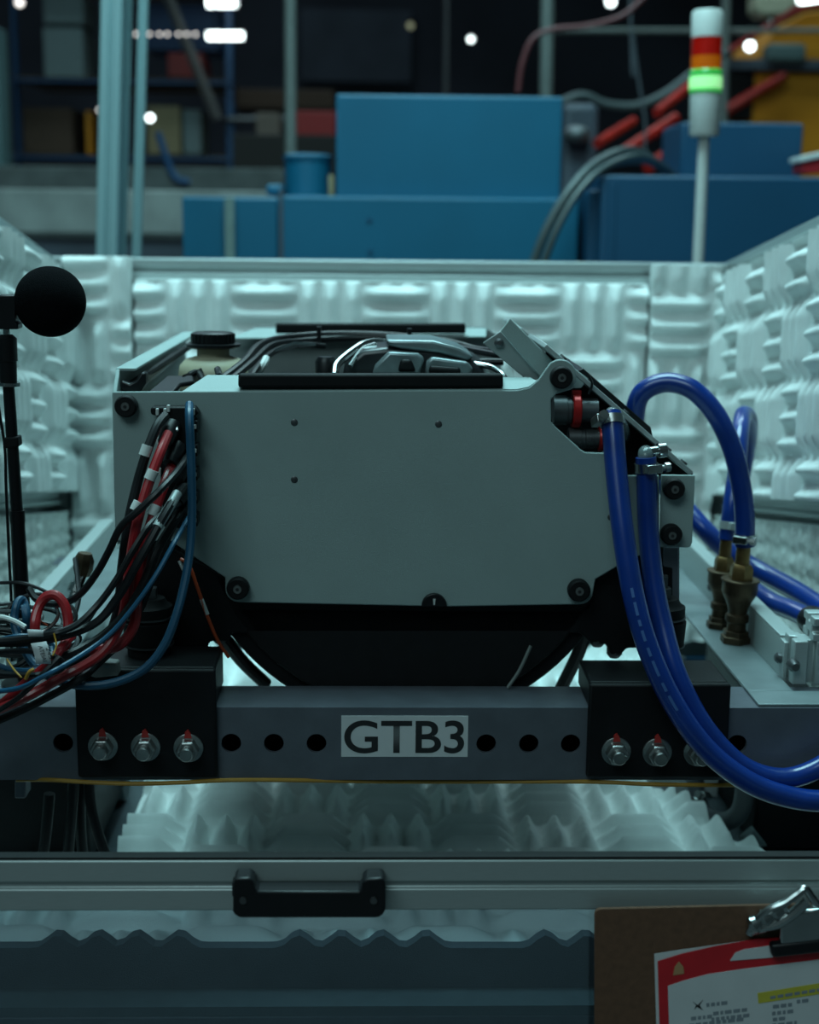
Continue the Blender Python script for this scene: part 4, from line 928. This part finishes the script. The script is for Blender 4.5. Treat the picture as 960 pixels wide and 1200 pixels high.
# the clip
cl = MB().prism(quadpx([(914,1110),(915,1085),(925,1076),(940,1068),(1004,1062),(1004,1104)], YC-0.0178), (0,0.010,0)).build('clip_plate', CHROME, cb, 0.003, seg=3)
MB().prism(quadpx([(903,1108),(1004,1097),(1004,1113),(906,1124)], YC-0.020), (0,0.012,0)).build('clip_jaw', PLASTIC, cl, 0.004, seg=3)
cps = path([(878,1094,YC-0.010),(886,1080,YC-0.014),(902,1066,YC-0.018),(920,1058,YC-0.02),(934,1048,YC-0.02),(944,1042,YC-0.02),(952,1052,YC-0.02),(962,1060,YC-0.018),(1000,1058,YC-0.016)])
MB().tube(cps,0.0042,10).build('clip_wire', CHROME, cl)
MB().tube(path([(880,1090,YC-0.010),(896,1086,YC-0.016),(912,1082,YC-0.018),(930,1070,YC-0.018),(946,1056,YC-0.018)]),0.0055,10).build('clip_wire', CHROME, cl)
MB().lathe(P(879,1086,YC-0.012),P(922,1062,YC-0.014),[(0,0.007),(0.1,0.010),(0.3,0.007),(0.4,0.010),(0.6,0.007),(0.7,0.010),(0.9,0.007),(1,0.009)],14).build('clip_spring', CHROME, cl)
MB().prism(quadpx([(880,1084),(892,1080),(915,1084),(913,1098),(902,1099),(884,1097)], YC-0.007),(0,0.004,0)).build('clip_tongue', BROWNBRASS, cl, 0.001)

# ================================================================== behind the enclosure
YP = 1.95
def post(label, xt, xb, w_px, Y, m, d=0.06):
    a, b = P(xt,-60,Y), P(xb,305,Y); dr = (a-b).normalized()
    b2 = b-dr*(b.z/dr.z); a2 = a+dr*0.9
    o = extrusion(b2, a2, w_px*mpp(b), d, up=V((0,1,0))).build('profile_post', m, None, 0.002); return tag(o, label, 'post')
post('wide teal aluminium profile post behind the microphone corner', 134.5, 127, 24, YP, TEALPOST)
post('second teal profile post half hidden behind the wide one', 151, 143, 8, YP+0.10, TEALPOST, 0.03)
post('slim teal profile post standing next to the wide one', 170, 160, 9.5, YP-0.05, TEALPOST, 0.03)
# blue machine
YM1 = 2.4
bm_ = thing('blue_machine', 'large teal blue machine cabinet standing directly behind the foam enclosure', 'machine', (P(520,300,YM1).x,YM1+0.5,0))
def blk(name, x0, y0, x1, y1, Y, dep, m, parent, z0=None, bev=0.008):
    a, b = P(x0,y0,Y), P(x1,y1,Y); return MB().box((a.x,Y,b.z if z0 is None else z0),(b.x,Y+dep,a.z)).build(name, m, parent, bev, seg=3)
blk('tower', 394,110,654,320,YM1+0.06,0.55,MACHBLUE,bm_,0.4)
blk('base_cabinet', 330,229,676,320,YM1,0.7,MACHBLUE,bm_,0)
blk('side_cabinet', 213,230,327,320,YM1+0.02,0.6,MACHBLUE,bm_,0)
blk('pale_strip', 263,231,275,320,YM1-0.005,0.03,mat('pale_strip',(0.18,0.25,0.24),0.5),bm_,0.2,0.002)
blk('seam', 327,221,332,320,YM1-0.01,0.02,DARKPANEL,bm_,0.2,0.001)
blk('ledge', 312,216,331,229,YM1+0.1,0.2,MACHBLUE,bm_)
for q in ((433,258),(434,295)):
    p = P(*q,YM1); MB().lathe(p+V((0,0.002,0)),p-V((0,0.003,0)),[(0,0.008),(1,0.007)],12).build('plug', MACHBLUE2, bm_)
dr_ = thing('blue_drum', 'small blue drum with rolled lid standing on the blue machine', 'drum', P(361,229,YM1+0.2))
c0, c1 = P(361,229,YM1+0.2), P(361,181,YM1+0.2); dR = 27*mpp(c0)
c0.z = P(330,229,YM1).z+0.001
MB().lathe(c0,c1,[(0,dR),(0.86,dR)],32).build('body', MACHBLUE, dr_)
MB().lathe(c0.lerp(c1,0.86),c1,[(0,dR*1.05),(0.3,dR*1.07),(0.7,dR*1.07),(0.8,dR*0.97),(1,dR*0.9)],32).build('lid', MACHBLUE, dr_)
tag(blk('pale_block',385,205,391,231,YM1+0.072,0.05,CARD2,None,c0.z,0.002), 'thin cream block beside the blue drum', 'block')
# right cabinet
YR1 = 2.3
rcb = thing('blue_cabinet', 'darker blue control cabinet below the signal tower', 'cabinet', (P(830,300,YR1).x,YR1+0.3,0))
blk('body', 706,205,1010,320,YR1,0.6,MACHBLUE2,rcb,0)
blk('side_wing', 690,222,706,320,YR1+0.04,0.4,MACHBLUE2,rcb,0)
p0 = P(720,300,YR1); 
blk('door_edge', 716,215,719,320,YR1-0.004,0.02,MACHBLUE2,rcb,0.3,0.001)
tag(blk('blue_control_box', 800,143,939,204,YR1+0.35,0.3,MACHBLUE2,None,P(830,205,YR1).z), 'blue box standing on top of the darker blue cabinet', 'cabinet')
# signal tower
YT = 1.75
sg = thing('signal_tower', 'grey signal tower light with red, amber and lit green lenses on a pole', 'signal light', P(821,305,YT))
ax = lambda t: P(821.0+(829.5-821.0)*t, 305+(12-305)*t, YT)
sR = 17.6*mpp(P(825,100,YT))
def tl(y): return (305-y)/(305-12)
def sseg(name, y0, y1, r, m, prof=None, n=32):
    return MB().lathe(ax(tl(y0)), ax(tl(y1)), prof or [(0,r),(1,r)], n).build(name, m, sg, 0.0)
bpole = ax(0)
MB().lathe(V((bpole.x-0.005,YT,0.0)), ax(tl(160)), [(0,sR*0.37),(1,sR*0.37)],18).build('pole', LIGHTGREY, sg)
sseg('lower_housing', 160, 109, sR, LIGHTGREY, [(0,sR*0.9),(0.06,sR*1.0),(1,sR*1.0)])
gl = sseg('green_lens', 109, 82, sR, GREENLENS, [(0,sR*1.06),(0.1,sR*1.1),(0.2,sR*1.06),(0.85,sR*1.06),(0.92,sR*1.1),(1,sR*1.0)])
MB().lathe(ax(tl(105)), ax(tl(90)), [(0,sR*1.075),(0.2,sR*1.09),(0.8,sR*1.09),(1,sR*1.07)], 32).build('lit_core', GREENCORE, gl)
sseg('amber_lens', 82, 66, sR, AMBLENS, [(0,sR*0.99),(1,sR*0.99)])
sseg('red_lens', 66, 44, sR, REDLENS, [(0,sR*0.99),(1,sR*0.99)])
sseg('top_cap', 44, 12, sR, LIGHTGREY, [(0,sR*1.02),(0.9,sR*1.02),(1,sR*0.9)])
# bundle of dark cables over the machine
for lab,pts,r in (('dark teal cable bundle strand lying outermost over the blue machine',[(622,318,2.25),(640,270,2.25),(668,222,2.27),(700,190,2.32),(735,176,2.4),(760,184,2.5),(780,200,2.6)],5.5),('dark teal cable bundle strand in the middle over the blue machine',[(634,318,2.24),(652,270,2.24),(676,228,2.26),(706,198,2.3),(745,183,2.38),(772,192,2.5),(790,206,2.6)],4.6),('short dark cable resting across the blue cabinet top',[(692,203,2.58),(720,190,2.62),(755,187,2.67),(774,196,2.72)],5.0)):
    cable('cable',lab,pts,r,mat('teal_black_cable',(0.05,0.07,0.075),0.4),group='cable bundle over the blue machine')
# left rear: low wall, ledge, rack with boxes
YW = 4.2
tag(blk('low_wall', -260,218,330,276,YW,0.35,CONC,None), 'pale concrete beam wall behind the profile posts', 'low wall')
o = tag(blk('dark_plinth', -260,276,330,320,YW+0.05,0.3,DARKPANEL,None,0), 'dark plinth carrying the pale concrete beam wall', 'plinth')
tag(blk('mesh_ledge', -260,191,332,216,YW+0.6,0.5,mat('dull_grey_ledge',(0.10,0.11,0.11),0.9,var=0.3,scale=8),None,0), 'dull grey ledge behind the concrete beam wall', 'ledge')
YK2 = 6.2
rk = thing('storage_rack', 'dark blue pallet rack with shelves behind the profile posts', 'rack', (P(140,190,YK2).x,YK2+0.4,0))
for x0_,x1_ in ((10,20),(262,274)):
    for dy in (0,0.8): blk('upright', x0_,-120,x1_,200,YK2+dy,0.08,RACKBLUE,rk,0,0.004)
for y in (92,182,-30):
    for dy in (0,0.8): blk('beam', 12,y,272,y+7,YK2+dy-0.01,0.05,RACKBLUE,rk,None,0.003)
    blk('shelf_deck', 14,y-1,270,y+1,YK2,0.85,mat('worn_shelf',(0.13,0.09,0.06),0.8,var=0.5,scale=20),rk,None,0.002)
def shelfbox(name, label, cat, x0, y0, x1, y1, m, dy=0.1, dep=0.4, rest=None):
    o = blk(name, x0,y0,x1,y1,YK2+dy,dep,m,None,None,0.006); return tag(o,label,cat,'boxes on the rack')
shelfbox('cardboard_box','brown cardboard box on the lower rack shelf','box',26,126,86,181,CARD)
shelfbox('cardboard_box','beige cardboard box on the lower rack shelf beside the slim post','box',172,124,212,181,CARD2)
shelfbox('storage_bin','pale grey bin on the lower rack shelf near the upright','bin',214,128,236,181,PALEBOX)
shelfbox('pale_crate','pale grey crate stacked on the upper rack shelf','crate',50,32,98,91,PALEBOX)
shelfbox('pale_crate','upper pale grey crate stacked on another crate','crate',50,-6,98,28,PALEBOX,rest=1)
shelfbox('red_case','red case on the upper rack shelf','case',196,62,238,91,mat('dull_red',(0.16,0.012,0.012),0.6))
shelfbox('blue_case','deep blue case standing on the upper rack shelf','case',170,4,258,60,mat('deep_blue',(0.008,0.04,0.12),0.6),0.35)
shelfbox('yellow_level','thin yellow board leaning on the lower rack shelf','board',100,130,107,181,YELLOW)
tag(blk('teal_column',-30,30,8,320,5.5,0.2,mat('dull_teal',(0.12,0.22,0.23),0.6),None,0), 'dull teal column at the far end of the rack', 'column')
# diagonal brace
tag(MB().tube([P(190,-20,6.0),P(255,140,6.0)],0.03,6).build('diagonal_brace', mat('brown_grey_brace',(0.07,0.065,0.065),0.6)), 'grey brown diagonal brace crossing in front of the rack', 'brace')
cable('blue_strap','dark blue strap hanging over the grey ledge',[(185,155,4.786),(195,185,4.786),(205,208,4.786),(222,214,4.786)],4,mat('strap_blue',(0.008,0.06,0.16),0.6),cat='strap')
# pipes
def vpipe(label, x, r, Y, yb_, m=GREYPIPE):
    a, b = P(x,-80,Y), P(x,yb_,Y); tag(MB().cyl(V((b.x,Y,0)),V((a.x,Y,a.z)),r*mpp(b),16).build('vertical_pipe',m),label,'pipe')
vpipe('grey vertical pipe rising behind the blue drum',340,6.5,3.6,320)
vpipe('grey vertical pipe rising behind the blue machine tower',643,7.5,3.6,320)
vpipe('thin dark conduit rising behind the tower, off centre',524,3,5.0,320,mat('dark_conduit',(0.05,0.045,0.05),0.6))
vpipe('pale grey conduit beside the yellow machine',853,5,5.0,320)
def hpipe(label, x0, x1, y, r, Y, m=GREYPIPE):
    tag(MB().tube([P(x0,y,Y),P(x1,y,Y)],r*mpp(P(x0,y,Y)),10).build('horizontal_pipe',m),label,'pipe')
hpipe('grey horizontal pipe running behind the signal tower top',650,1010,36,3.2,5.2)
hpipe('thin dark rail crossing before the red board',266,400,140,3.4,6.18,DKSTEEL)
# dark windows and boards far behind
tag(blk('dark_window',352,10,482,97,12.5,0.1,DARKPANEL,None), 'dim blue grey window panel on the far side of the hall', 'window')
zbn = P(330,157,5.5).z
tag(blk('far_bench',272,157,420,200,5.5,0.6,mat('dark_bench',(0.02,0.016,0.015),0.8),None,0), 'dark bench carrying the red board and cartons', 'bench')
tag(blk('red_board',345,130,394,154,5.6,0.1,mat('deep_red_board',(0.30,0.012,0.012),0.6),None,zbn), 'deep red board behind the blue machine tower', 'board')
tag(blk('brown_shelf',275,104,392,128,6.4,0.4,mat('dark_brown',(0.05,0.025,0.015),0.8),None), 'dark brown shelf behind the grey pipe', 'shelf')
tag(blk('pale_carton',300,132,328,158,5.7,0.2,mat('dusty_carton',(0.16,0.12,0.10),0.8),None,zbn), 'dusty cartons behind the thin dark rail', 'carton')
# yellow machine
YY = 5.6
ym = thing('yellow_machine', 'yellow machine enclosure behind the blue control box', 'machine', (P(940,300,YY).x,YY+0.5,0))
blk('main_panel', 882,84,1040,320,YY,0.8,YELLOW,ym,0)
a = quadpx([(882,84),(882,72),(908,34),(945,14),(1040,4),(1040,84)], YY+0.02)
MB().prism(a,(0,0.7,0)).build('upper_panel', YELLOW, ym, 0.01)
blk('dark_gap', 840,68,1040,84,YY-0.06,0.3,DARKPANEL,ym)
blk('dark_bay', 848,84,882,140,YY-0.02,0.3,BLACK,ym)
blk('grey_box', 902,50,945,73,YY-0.12,0.14,GREENBOX,ym,None,0.02)
blk('grey_line', 850,36,1040,39,YY-0.05,0.03,DARKPANEL,ym)
for lab,pts,r,m in (('dark red tube slanting behind the green lens to the yellow machine',[(848,64,5.52),(880,44,5.52),(915,22,5.52),(945,8,5.52),(1000,2,5.52)],3.5,DARKRED),
    ('red strut slanting across the yellow machine front',[(842,136,5.52),(880,112,5.52),(920,88,5.52)],6,DARKRED),
    ('red hose curving over the blue tower past the pipe',[(607,108,3.4),(612,75,3.4),(625,45,3.4),(650,34,3.4),(690,30,3.4),(730,18,3.4),(758,-6,3.4)],3.0,mat('dull_red_hose',(0.16,0.035,0.04),0.5)),
    ('dark hose sagging behind the signal tower',[(640,130,4.0),(680,112,4.0),(710,122,4.0),(745,124,4.0),(780,110,4.0),(820,80,4.0),(850,62,4.0)],5,mat('dark_teal_hose',(0.06,0.08,0.085),0.5)),
    ('thin clear line hanging before the dark bay',[(700,-1500,3.5),(738,-20,3.5),(742,40,3.5),(748,90,3.5),(756,140,3.5),(756,176,3.5)],1.6,mat('thin_clear_line',(0.10,0.11,0.13),0.5)),
    ):
    cable('hose' if 'hose' in lab else 'tube', lab, pts, r, m, cat='hose' if 'hose' in lab else 'tube')
GS = 'red struts behind the blue machine'
for lab,a,b,r in (('long red strut rising toward the signal tower',(690,205),(792,138),7),('second red strut rising toward the blue control box',(760,196),(812,160),8),('red strut end close to the tower edge',(700,168),(742,142),6),('upper red strut behind the sagging dark hose',(770,132),(815,96),6)):
    tag(MB().tube([P(*a,3.6),P(*b,3.9)],r*mpp(P(*a,3.6)),8).build('red_strut', DARKRED), lab, 'strut', GS)
tag(blk('dark_motor',660,120,700,205,3.7,0.3,DARKPANEL,None,0,0.03), 'dark machinery block behind the blue tower edge', 'machinery')
tag(MB().ball(P(676,158,3.655),0.05,14,10,(1,1,0.7)).build('grey_fitting', mat('dusky_metal',(0.14,0.15,0.16),0.4,0.5)), 'dull grey fitting among the red struts', 'fitting')
gd = thing('red_guard', 'red guard plate with pale top edge beside the blue box', 'guard', P(960,204,2.5))
MB().prism(quadpx([(940,190),(1000,176),(1000,198),(950,204),(941,203)],2.45),(0,0.1,0)).build('guard_plate', mat('guard_red',(0.45,0.015,0.02),0.5), gd, 0.004)
MB().prism(quadpx([(938,184),(1000,170),(1000,176),(938,190)],2.44),(0,0.11,0)).build('guard_rim', LIGHTGREY, gd, 0.002)
# hall lamps seen out of focus
GL = 'lit lamps deep in the hall'
def lamp(label, x, y, r, Y, m=LAMP):
    p = P(x,y,Y); l = thing('ceiling_lamp', label, 'lamp', p, GL)
    MB().ball(p, r*mpp(p), 14, 10).build('bulb', m, l)
    MB().lathe(p+V((0,0,r*mpp(p)*0.8)), p+V((0,0,r*mpp(p)*2.2)),[(0,r*mpp(p)*0.8),(1,r*mpp(p)*0.3)],12).build('holder', BLACK, l)
lamp('small round lamp shining above the blue tower', 552,46,3,8.5)
lamp('bright round lamp beside the slim teal post', 176,138,4,5.8)
lamp('bright lamp beside the yellow machine', 879,54,5.5,5.2)
lamp('dim lamp beside the wide teal post', 117,129,2.4,5.8,LAMPW)
lamp('dim lamp over the far rack end', 23,3,4.5,6.0,LAMPW)
lamp('dim yellowish lamp above the dark window', 481,30,3.5,8.5,mat('weak_lamp',(0.3,0.3,0.2),0.5,emit=(0.5,0.55,0.35),es=0.35))
lamp('tiny lamp high above the red hose', 716,2,5,8.0)
def tube_lamp(label, x0, x1, y, r, Y, m=LAMP):
    a, b = P(x0,y,Y), P(x1,y,Y); l = thing('tube_lamp', label, 'lamp', (a+b)/2, GL)
    MB().tube([a,b], r*mpp(a), 12).build('tube', m, l)
    MB().box((a.x,Y+0.01,a.z+r*mpp(a)*0.6),(b.x,Y+0.06,a.z+r*mpp(a)*1.6)).build('fitting', BLACK, l)
    for q in (a.lerp(b,0.2), a.lerp(b,0.8)): MB().cyl((q.x,Y+0.035,q.z+r*mpp(a)*1.5),(q.x,Y+0.035,9.0),0.004,6).build('suspension_rod', BLACK, l)
tube_lamp('lit tube lamp hanging before the blue case', 243,285,42,4.5,5.7)
tube_lamp('lit tube lamp hanging highest over the rack', 243,278,3,5.5,6.0)
for i,x in enumerate((160,175,187,196,209,219,229)):
    lamp('faint lamp in the row leading to the lit tube', x,40,1.7,5.7,LAMPW)
hl = thing('hooded_lamp', 'cream hooded lamp above the yellow machine', 'lamp', P(911,18,4.8))
MB().prism(quadpx([(886,-6),(886,12),(892,17),(918,17),(935,5),(932,-6)],4.8),(0,0.15,0)).build('hood', mat('cream_hood',(0.55,0.50,0.36),0.6), hl, 0.01)
MB().lathe(P(903,17,4.85),P(903,26,4.85),[(0,0.012),(1,0.02)],12).build('stem', CHROME, hl)
tube_lamp('lit pale tube lamp over the yellow machine', 936,1000,0,4,6.2)
finish()
